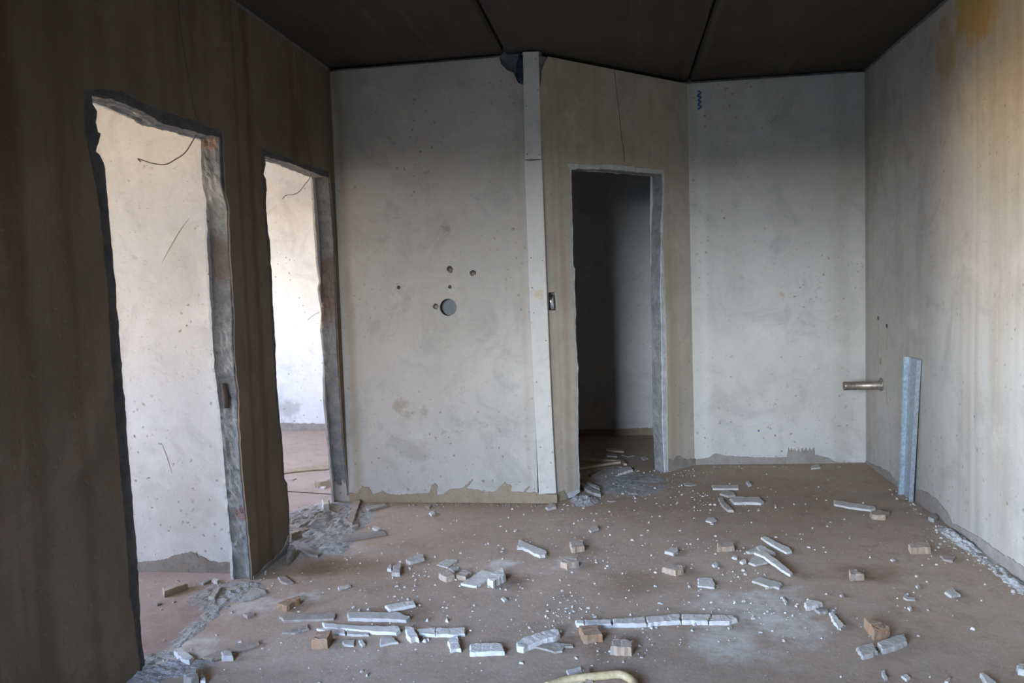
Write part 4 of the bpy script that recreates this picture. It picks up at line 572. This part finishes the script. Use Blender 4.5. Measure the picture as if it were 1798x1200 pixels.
link('crushed_edge', panel(opening(G['b_skin'], .004, 14)+opening(G['b_core'], .004, 15)[::-1], [], fB, .004, .0125), M['core_light'], wallB)

# alcove wall and right wall
fC = FRM['C']; fD = FRM['D']
wallC = link('wall_alcove', panel(rect(-.10, 1.35, -.02, CEIL+.05), [], fC, .06, .13), M['core'], kind='structure')
link('concrete_core', panel(rect(-.10, 1.35, -.02, TOP-.006), [], fC, .012, .06), M['core'], wallC)
link('plaster_skin', panel([(-.02, -.02), (1.20, -.02), (1.20, TOP-.006), (-.02, TOP-.006)], [], fC, 0, .012), M['C'], wallC)
wallD = link('wall_right', panel(rect(-.2, 8.8, -.02, CEIL+.05), [], fD, .012, .15), M['core'], kind='structure')
link('plaster_skin', panel(rect(-.02, 8.6, -.02, TOP-.008), [], fD, 0, .012), M['D'], wallD)

# wall behind the camera, with the window that lights the room, and an added, unseen loggia that blocks light from below
fF = frame((1.80, FRONT_Y, 0), (-1, 0, 0), (0, 1, 0))
wx0, wx1, wz0, wz1 = WIN_F
wallF = link('wall_front', panel(rect(-.1, 7.4, -.02, CEIL+.05), [rect(1.80-wx1, 1.80-wx0, wz0, wz1)], fF, 0, .30), M['shell'], kind='structure')
bal = link('added_loggia_1', box_mesh(-5.9, 2.2, FRONT_Y-1.4, FRONT_Y-.3, -.15, 0), M['shell'], kind='structure')
link('added_parapet', box_mesh(-5.9, 2.2, FRONT_Y-1.5, FRONT_Y-1.4, -.15, 1.05), M['shell'], bal)
link('added_end_wall', box_mesh(2.1, 2.2, FRONT_Y-1.4, FRONT_Y-.3, 0, 2.7), M['shell'], bal)

# dark wooded slope, added out of view to keep the wall tops dim
gm = Nodes('added_woodland'); gm.color(gm.mix(gm.noise(.4, 5), (.018, .024, .012), (.04, .045, .022)))
bm = bmesh.new()
prof = [(-5, -8), (-5, -6), (-40, -6), (-300, 8), (-300, -8)]
A_ = [bm.verts.new((-120, y, z)) for y, z in prof]; B_ = [bm.verts.new((160, y, z)) for y, z in prof]
for j in range(5): bm.faces.new((A_[j], A_[(j+1) % 5], B_[(j+1) % 5], B_[j]))
bm.faces.new(A_); bm.faces.new(B_[::-1])
link('ground', mesh_of(bm), gm.m, kind='structure')

# the two side rooms
fO = frame((-5.6, -2.6, 0), (0, 1, 0), (1, 0, 0))
wallO = link('wall_outside', panel(rect(-.4, 9.8, -.02, CEIL+.05), [rect(a+2.6, b+2.6, z0, z1) for (a, b, z0, z1) in WIN_L], fO, 0, .30), M['side'], kind='structure')
wall1 = link('wall_side', box_mesh(-5.6, -1.863, 3.40, 3.51, -.02, CEIL+.02), M['side'], kind='structure')
link('pilaster', box_mesh(-3.3, -2.50, 3.375, 3.40, 0, CEIL), M['side'], wall1)
wall1b = link('wall_side', box_mesh(-5.6, -1.754, 1.03, 1.15, -.02, CEIL+.02), M['side'], kind='structure')
wall2 = link('wall_far', box_mesh(-5.6, -1.75, 7.01, 7.15, -.02, CEIL+.02), M['side'], kind='structure')
wall2b = link('wall_far', box_mesh(-1.875, -1.75, y_end, 7.01, -.02, CEIL+.02), M['side'], kind='structure')
# the small dark room behind the angled wall
wall3 = link('wall_small', box_mesh(-1.4, 1.3, 6.66, 6.80, -.02, CEIL+.02), M['room3'], kind='structure')
wall3b = link('wall_small', box_mesh(-1.4, -1.28, 4.73, 6.66, -.02, CEIL+.02), M['room3'], kind='structure')
wall3c = link('wall_small', box_mesh(1.2, 1.3, 5.74, 6.66, -.02, CEIL+.02), M['room3'], kind='structure')

# mortar smears along the foot of the walls
def smear(pts, fr, mat, parent, thick=.005, seed=0, amp=.003):
    pts = [tuple(p) for p in pts]
    top = rough(pts, .006, amp*2, seed)
    top = [(a, max(b, .004)) for a, b in top]
    link('mortar_smear', panel(top+[(pts[-1][0], -.015), (pts[0][0], -.015)], [], fr, -thick, .002), mat, parent)
smear(G['mA'], fA, M['mortar'], wallA, .006, 21)
smear(G['mB'][:3]+[(G['mB'][2][0]+.02, .02)], fB, M['mortar'], wallB, .006, 22)
smear(G['mB2'], fB, M['mortar_grey'], wallB, .006, 23, .006)
smear(G['mC'], fC, M['mortar_grey'], wallC, .005, 24, .002)
smear([(a, b+.012) for a, b in G['mD']], fD, M['mortar_grey'], wallD, .004, 25)
smear(G['mL'], fL, M['mortar_grey'], wallL, .005, 26)
smear(G['m1'], FRM['R1'], M['mortar_grey'], wall1, .006, 27)
smear([(2.0, .075), (2.3, .08), (2.6, .07), (2.9, .075), (3.2, .07)], FRM['R2'], M['mortar_grey'], wall2, .006, 28)
smear([(.2, .05), (.8, .055), (1.3, .06), (1.6, .07), (1.9, .05)], FRM['R3'], M['mortar'], wall3, .006, 29)

# scratches in the plaster
M['scratch'] = plain('scratch_in_plaster', (.44, .40, .33), .9)
for par, fr, tab, off in ((wall1, FRM['R1'], G['scrR1'], .0005), (wallA, fA, G['scrA'], .0005)):
    for t in tab:
        P = smooth_path([fr.at(a, c, off) for a, c in t], 5)
        link('scratch', tube_mesh(P, [.0025*(.35+.65*math.sin(math.pi*(i+.5)/len(P))) for i in range(len(P))], 5), M['scratch'], par)

# blue scrawl high on the alcove wall
q = G['scrib']; zz = []
for i in range(9):
    t = i/8; a = q[0][0]+.004 if i % 2 == 0 else q[1][0]-.002
    zz.append(fC.at(a*(1-.0*t)+.003*math.sin(i*2.1), q[0][1]*(1-t)+q[3][1]*t, -.001))
link('paint_scrawl', tube_mesh(smooth_path(zz, 4), .007, 6), M['blue'], wallC)
for (a, z, r) in ((.55, .24, .008),):
    link('paint_spot', panel(disc((a-.1, z), r, 12, 3, .5), [], fC, -.0012, .001), M['blue'], wallC)

# ---------------------------------------------------------------- fittings
# pale cover strip on the corner between back wall and angled wall
st = empty('cover_strip', tuple(fA.at(1.26, 0)), 'tall pale cover strip of two boards screwed over the corner left of the angled doorway', 'strip')
def strip_pt(s, z, d):
    def at(tab):
        for (p, q2) in zip(tab, tab[1:]):
            if q2[1] <= z <= p[1]: t = (p[1]-z)/(p[1]-q2[1]); return p[0]+(q2[0]-p[0])*t
        return tab[0][0] if z > tab[0][1] else tab[-1][0]
    a = fA.at(at(G['stripA']), z, -.004); b = fB.at(at(G['stripB']), z, -.004)
    n = Vector(((b-a).y, -(b-a).x, 0)).normalized()
    return a.lerp(b, s) + n*d
def strip_board(z0, z1, grow=0.0):
    bm = bmesh.new(); N = 24; rows = []
    for i in range(N+1):
        z = z0+(z1-z0)*i/N
        rows.append([bm.verts.new(strip_pt(s, z, d)) for (s, d) in ((0-grow, .004), (0-grow, .012), (.02, .014), (.98, .014), (1+grow, .012), (1+grow, .004))])
    for A, B in zip(rows, rows[1:]):
        for j in range(6): bm.faces.new((A[j], A[(j+1) % 6], B[(j+1) % 6], B[j]))
    bm.faces.new(rows[0]); bm.faces.new(rows[-1][::-1]); return mesh_of(bm)
child_of(link('upper_board', strip_board(2.080, 2.701), M['strip']), st)
child_of(link('lower_board', strip_board(.060, 2.074, .03), M['strip']), st)
for (s, z) in ((.8, 2.66), (.9, 2.48), (.14, 2.39), (.14, 2.11), (.88, 2.105), (.85, 1.48), (.15, 1.50), (.18, 1.17), (.85, 1.0), (.15, 1.32), (.87, .60), (.15, .75), (.8, .25), (.2, .35)):
    c = strip_pt(s, z, .0135); n = (strip_pt(s, z, .02)-c).normalized()
    child_of(link('screw', tube_mesh([c-n*.001, c+n*.0018], .0034, 8), M['screw']), st)

# dark wad stuffed in the broken hole at the top of the strip
bm = bmesh.new(); bmesh.ops.create_icosphere(bm, subdivisions=4, radius=1)
for v in bm.verts:
    k = 1+.28*noise.noise(v.co*2.3)+.12*noise.noise(v.co*6)
    v.co = fA.at(1.205+v.co.x*.026*k, 2.605+v.co.z*.095*k, .022+v.co.y*.024*k)
wad = link('cloth_wad', mesh_of(bm), M['cloth'])
for p in wad.data.polygons: p.use_smooth = True
prop(wad, 'dark bluish cloth wad stuffed in the broken hole beside the strip top', 'cloth')

# chrome cylinder in its recess
c = fB.at((box[0][0]+box[1][0])/2+.004, (box[0][1]+box[2][1])/2, .018)
lb = link('chrome_fitting', tube_mesh([c+Vector((0, 0, z)) for z in (-.050, -.046, .040, .044)], [.012, .0165, .0165, .012], 20), M['chrome'])
prop(lb, 'small shiny chrome cylinder set in a recess beside the pale cover strip', 'fitting')
x0, x1 = box[0][0], box[1][0]
link('recess_box', panel(rect(x0-.004, x1+.006, box[3][1]-.008, box[0][1]+.008), [], fB, .060, .064), M['dark'], wallB)

# pipe stub on the right wall
px, py, pz = G['pipe']
pp = empty('pipe_stub', (px, py, pz), 'short metal pipe stub sticking straight out of the right wall near the corner', 'pipe')
L_ = .235; r_ = .0285
prof = [(.0, r_*1.22), (-.012, r_*1.22), (-.014, r_), (-L_+.03, r_), (-L_+.012, r_*1.02), (-L_, r_*1.04), (-L_, r_*.82), (-L_+.10, r_*.80)]
bm = bmesh.new(); rings = []
for (x, r) in prof: rings.append([bm.verts.new((x, r*math.cos(2*math.pi*k/24), r*math.sin(2*math.pi*k/24))) for k in range(24)])
for A, B in zip(rings, rings[1:]):
    for k in range(24): f = bm.faces.new((A[k], A[(k+1) % 24], B[(k+1) % 24], B[k])); f.smooth = True
bm.faces.new(rings[-1])
link('pipe_body', mesh_of(bm), M['pipe'], pp)
bm = bmesh.new(); rings = []
for (x, r) in ((.0, r_*1.2), (-.005, r_*1.55), (-.008, r_*1.5), (-.009, r_*1.2)): rings.append([bm.verts.new((x, r*math.cos(2*math.pi*k/24), .006+r*math.sin(2*math.pi*k/24))) for k in range(24)])
for A, B in zip(rings, rings[1:]):
    for k in range(24): bm.faces.new((A[k], A[(k+1) % 24], B[(k+1) % 24], B[k]))
bm.faces.new(rings[-1]); link('wall_flange', mesh_of(bm), M['pipe'], pp)
# two thin old pipe marks above it are chases in the plaster
for (y, z0, z1, w) in ((5.335, .66, 1.02, .007), (5.17, .48, .98, .005)):
    link('pipe_chase', tube_mesh(smooth_path([(1.657, y+.002*math.sin(i*2), z0+(z1-z0)*i/6) for i in range(7)], 3), [w*(.5+.3*abs(math.sin(i*1.3))) for i in range(19)], 6), M['mortar'], wallD)
    link('plug_hole', tube_mesh([(1.652, y, z1+.012), (1.66, y, z1+.012)], .013, 9), M['dark'], wallD)

# galvanised channel standing against the right wall
s0 = G['stud']; bm = bmesh.new()
yt = (s0[0][1], s0[1][1]); yb = (s0[2][1], s0[3][1])
t_ = .0022
def chan(y0, y1, dx):
    X = 1.650-dx
    return [(X, y1, 0), (X-.034, y1, 0), (X-.034, y1-.010, 0), (X-.034+t_, y1-.010, 0), (X-.034+t_, y1-t_, 0), (X-t_, y1-t_, 0), (X-t_, y0+t_, 0), (X-.024, y0+t_, 0), (X-.024, y0, 0), (X, y0, 0)]
rows = []
for i in range(13):
    t = i/12; z = .002+.832*t
    rows.append([bm.verts.new((x, y, z)) for (x, y, _) in chan(yb[1]+(yt[1]-yb[1])*t, yb[0]+(yt[0]-yb[0])*t, .02*(1-t))])
for A, B in zip(rows, rows[1:]):
    for j in range(10): bm.faces.new((A[j], A[(j+1) % 10], B[(j+1) % 10], B[j]))
bm.faces.new(rows[0]); bm.faces.new(rows[-1][::-1])
prop(link('steel_channel', mesh_of(bm), M['steel']), 'bluish galvanised steel channel standing upright against the right wall', 'channel')

# old cables let into the walls, with loose ends in the doorways
def cable(name, pts, label, r=.0026):
    return prop(link(name, tube_mesh(smooth_path(pts, 5), r, 6), M['cable']), label, 'cable', 'old cables in the walls')
cable('cable', [fL.at(a, b, -.001) for a, b in G['cab1']]+[Vector(p) for p in G['cab1b']], 'thin cable down the left wall, its loose end curling inside the first doorway')
cable('cable', [fL.at(a, b, -.001) for a, b in G['cab2']]+[Vector(p) for p in G['cab2b']], 'thin cable down the left wall, its loose end hanging in the second doorway')
cable('cable', [fB.at(a, b, -.001) for a, b in G['cab3']], 'thin cable running from the ceiling to the lintel of the angled doorway', .002)
cable('wire', [(-1.86, 4.53, 1.22), (-1.90, 4.52, 1.20), (-1.93, 4.51, 1.175)], 'tiny stray wire poking from the far jamb of the second doorway', .0015)

# ---------------------------------------------------------------- debris
def shard_mesh(poly, h, seed):
    """a broken piece: outline shaken, chamfered top, uneven faces"""
    R = random.Random(seed); P = [Vector(p) for p in poly]; n0 = len(P)
    per = sum((P[i]-P[(i+1) % n0]).length for i in range(n0)); step = max(.012, per/40)
    out = []
    for i in range(n0):
        a, b = P[i], P[(i+1) % n0]; L = (b-a).length; n = max(1, int(L/step)); nr = Vector((-(b-a).y, (b-a).x))/(L or 1)
        for k in range(n):
            out.append(a.lerp(b, k/n) + (nr*R.uniform(-1, 1)*min(.0028, L*.06) if k else Vector((0, 0))))
    c = sum(out, Vector((0, 0)))/len(out); bm = bmesh.new()
    ch = min(.004, h*.25); rings = []
    for (gr, z, j) in ((.0015, 0, 0), (.001, h*.45, .0016), (0, h-ch, .0012), (-ch*.8, h, 0)):
        ring = []
        for q in out:
            d = (q-c); L = d.length or 1
            p = q + d/L*(gr + R.uniform(-j, j)) if L > .006 else q
            ring.append(bm.verts.new((p.x, p.y, z + (R.uniform(-1, 1)*h*.06 if z == h else 0))))
        rings.append(ring)
    m = len(out)
    for A, B in zip(rings, rings[1:]):
        for k in range(m): bm.faces.new((A[k], A[(k+1) % m], B[(k+1) % m], B[k]))
    top = bm.faces.new(rings[-1]); bot = bm.faces.new(rings[0][::-1])
    bmesh.ops.triangulate(bm, faces=[top, bot])
    return mesh_of(bm)
GROUPS = {'plaster_strip': 'broken plaster strips on the floor', 'plaster_slab': 'flat plaster slabs on the floor', 'plaster_chip': 'small plaster chips on the floor',
    'plaster_chunk': 'plaster chunks on the floor', 'brick_fragment': 'brick pieces on the floor', 'wood_plank': 'planks on the floor'}
for i, (name, cat, mat, h, z0, ctr, poly, label) in enumerate(DEBRIS):
    o = link(name, shard_mesh(poly, h, i), M[mat]); o.location = (ctr[0], ctr[1], z0)
    prop(o, label, cat, GROUPS.get(name))

# the long cracked strip: one length in five pieces that still lie in line
segs = G['longstrip']; c0 = Vector((segs[2][0][0], segs[2][0][1], 0))
ls = empty('plaster_strip', c0, 'long thin white strip cracked into five lengths, across the lower middle of the floor', 'plaster', GROUPS['plaster_strip'])
for i, sgm in enumerate(segs):
    P = [Vector(p)-c0.xy for p in sgm]
    a = sum(P[k].x*P[(k+1) % len(P)].y-P[(k+1) % len(P)].x*P[k].y for k in range(len(P)))
    if a < 0: P = P[::-1]
    link('strip_segment', shard_mesh(P, .016, 300+i), M['white'], ls)

# laths inside the angled doorway, hose at the front
def lath(pts, w, t, label):
    P = smooth_path(pts, 4); bm = bmesh.new(); rows = []
    for i, p in enumerate(P):
        d = (P[min(i+1, len(P)-1)]-P[max(i-1, 0)]).normalized(); s = d.cross(Vector((0, 0, 1))).normalized()
        rows.append([bm.verts.new(p+s*a*w/2+Vector((0, 0, b*t))) for (a, b) in ((-1, -1), (1, -1), (1, 0), (-1, 0))])
    for A, B in zip(rows, rows[1:]):
        for j in range(4): bm.faces.new((A[j], A[(j+1) % 4], B[(j+1) % 4], B[j]))
    bm.faces.new(rows[0]); bm.faces.new(rows[-1][::-1])
    return prop(link('wood_lath', mesh_of(bm), M['lath']), label, 'wood')
lath(G['lathA'], .022, .012, 'pale bent lath with a hooked end inside the angled doorway')
lath(G['lathB'], .03, .016, 'straight brown lath in front of the bent one inside the angled doorway')
hs = prop(link('hose', tube_mesh(smooth_path([(x, y, .014) for x, y in G['hose']], 6), .0135, 14), M['hose']), 'yellowish hose curving along the bottom edge of the picture', 'hose')

# rubble heaps and crumbs: nobody could count them
def heap(name, cx, cy, rx, ry, h, mat, label, seed, lim=None):
    bm = bmesh.new(); N = 46; V = {}
    for i in range(N+1):
        for j in range(N+1):
            u, v = i/N*2-1, j/N*2-1; d = math.hypot(u, v)
            x, y = cx+u*rx, cy+v*ry
            f = max(0, 1-d)**.8; nn = .55+.6*noise.noise(Vector((x*9, y*9, seed)))+.55*noise.noise(Vector((x*32, y*32, seed)))+.35*noise.noise(Vector((x*80, y*80, seed)))
            V[i, j] = bm.verts.new((x, y, max(-.004, h*f*max(0, nn)-.0035)))
    for i in range(N):
        for j in range(N): bm.faces.new((V[i, j], V[i+1, j], V[i+1, j+1], V[i, j+1]))
    return prop(link(name, mesh_of(bm), mat), label, 'rubble', None, 'stuff')
M['powder'] = concrete('white_plaster_dust', (.42, .415, .41), (.54, .535, .53), scale=40, bump=1.0)
M['rub'] = concrete('grey_rubble', (.27, .26, .25), (.40, .39, .38), scale=30, bump=1.0)
heap('rubble', -1.80, 4.18, .34, .50, .040, M['rub'], 'grey crushed plaster heaped on the threshold of the second doorway', 3)
heap('rubble', -1.62, 3.78, .22, .20, .018, M['rub'], 'thin grey rubble spread before the pier corner', 4)
heap('rubble', -.27, 4.66, .10, .14, .05, M['rub'], 'small heap of crushed plaster at the broken foot of the angled wall', 5)
heap('rubble', .02, 5.05, .34, .42, .014, M['rub'], 'fine grey rubble spread in the mouth of the angled doorway', 6)
heap('rubble', -1.80, 3.14, .20, .20, .022, M['rub'], 'crushed plaster at the foot of the pier', 7)
heap('rubble', 1.615, 3.98, .05, .26, .035, M['powder'], 'white plaster dust banked along the foot of the right wall', 9)
heap('rubble', 1.615, 3.52, .045, .30, .025, M['powder'], 'white plaster dust along the right wall nearest the camera', 10)
heap('rubble', -1.76, 2.85, .06, .42, .014, M['rub'], 'grit along the threshold of the first doorway', 11)
heap('rubble', -1.72, 2.50, .25, .14, .022, M['rub'], 'whitish rubble in the lower left corner', 8)

def crumbs(name, spots, mat, label, smin, smax, seed):
    R = random.Random(seed); vs = []; fs = []
    for (cx, cy, r, n) in spots:
        for _ in range(n):
            x, y = R.gauss(cx, r*.55), R.gauss(cy, r*.55)
            if y > 4.56+max(0, min(x+.47, .95)) and not (-.25 < x < .3): continue
            if x > 1.63 or y > 5.55: continue
            s = smin+(smax-smin)*R.random()**3; a = R.uniform(0, 6.28); k = R.uniform(1, 2.2); hh = s*R.uniform(.5, 1.0)
            b = len(vs)
            for (u, v, z) in ((-k, -1, 0), (k, -1, 0), (k, 1, 0), (-k, 1, 0), (-k*.6, -.6, 1), (k*.7, -.5, 1), (k*.5, .7, 1), (-k*.7, .5, 1)):
                u += R.uniform(-.3, .3); v += R.uniform(-.3, .3)
                vs.append((x+s*.5*(u*math.cos(a)-v*math.sin(a)), y+s*.5*(u*math.sin(a)+v*math.cos(a)), z*hh*R.uniform(.7, 1.2)+(0 if z else -.001)))
            for q4 in ((0,1,5,4), (1,2,6,5), (2,3,7,6), (3,0,4,7), (4,5,6,7)): fs.append([b+t for t in q4])
    me = bpy.data.meshes.new(name); me.from_pydata(vs, [], fs)
    return prop(link(name, me, mat), label, 'crumbs', None, 'stuff')
wide = [(.0, 3.4, 1.6, 260), (-.4, 4.1, .9, 170), (1.0, 4.4, .7, 90), (-.9, 2.9, .8, 120)]
cl = G['clus']
crumbs('plaster_crumbs', [(a, b, r, int(n*.24)) for a, b, r, n in cl]+wide, M['white'], 'white plaster crumbs strewn over the whole floor', .0018, .0095, 1)
crumbs('plaster_crumbs', [(a, b, r*1.3, int(n*.25)) for a, b, r, n in cl]+[(x, y, r, n//3) for x, y, r, n in wide], M['cream'], 'beige plaster crumbs mixed among the white ones on the floor', .002, .009, 2)
crumbs('plaster_crumbs', [(1.60, 4.18-.06*i, .035, 16) for i in range(16)]+[(1.60, 4.9-.1*i, .03, 8) for i in range(7)], M['cream'], 'white crumbs and dust in a line along the foot of the right wall', .002, .012, 3)
crumbs('plaster_crumbs', [(-1.74+.05*i, 4.55, .03, 10) for i in range(25)]+[(.55+.05*i, 5.52, .03, 8) for i in range(20)], M['mortar_grey'], 'grey grit along the foot of the back and alcove walls', .003, .012, 4)
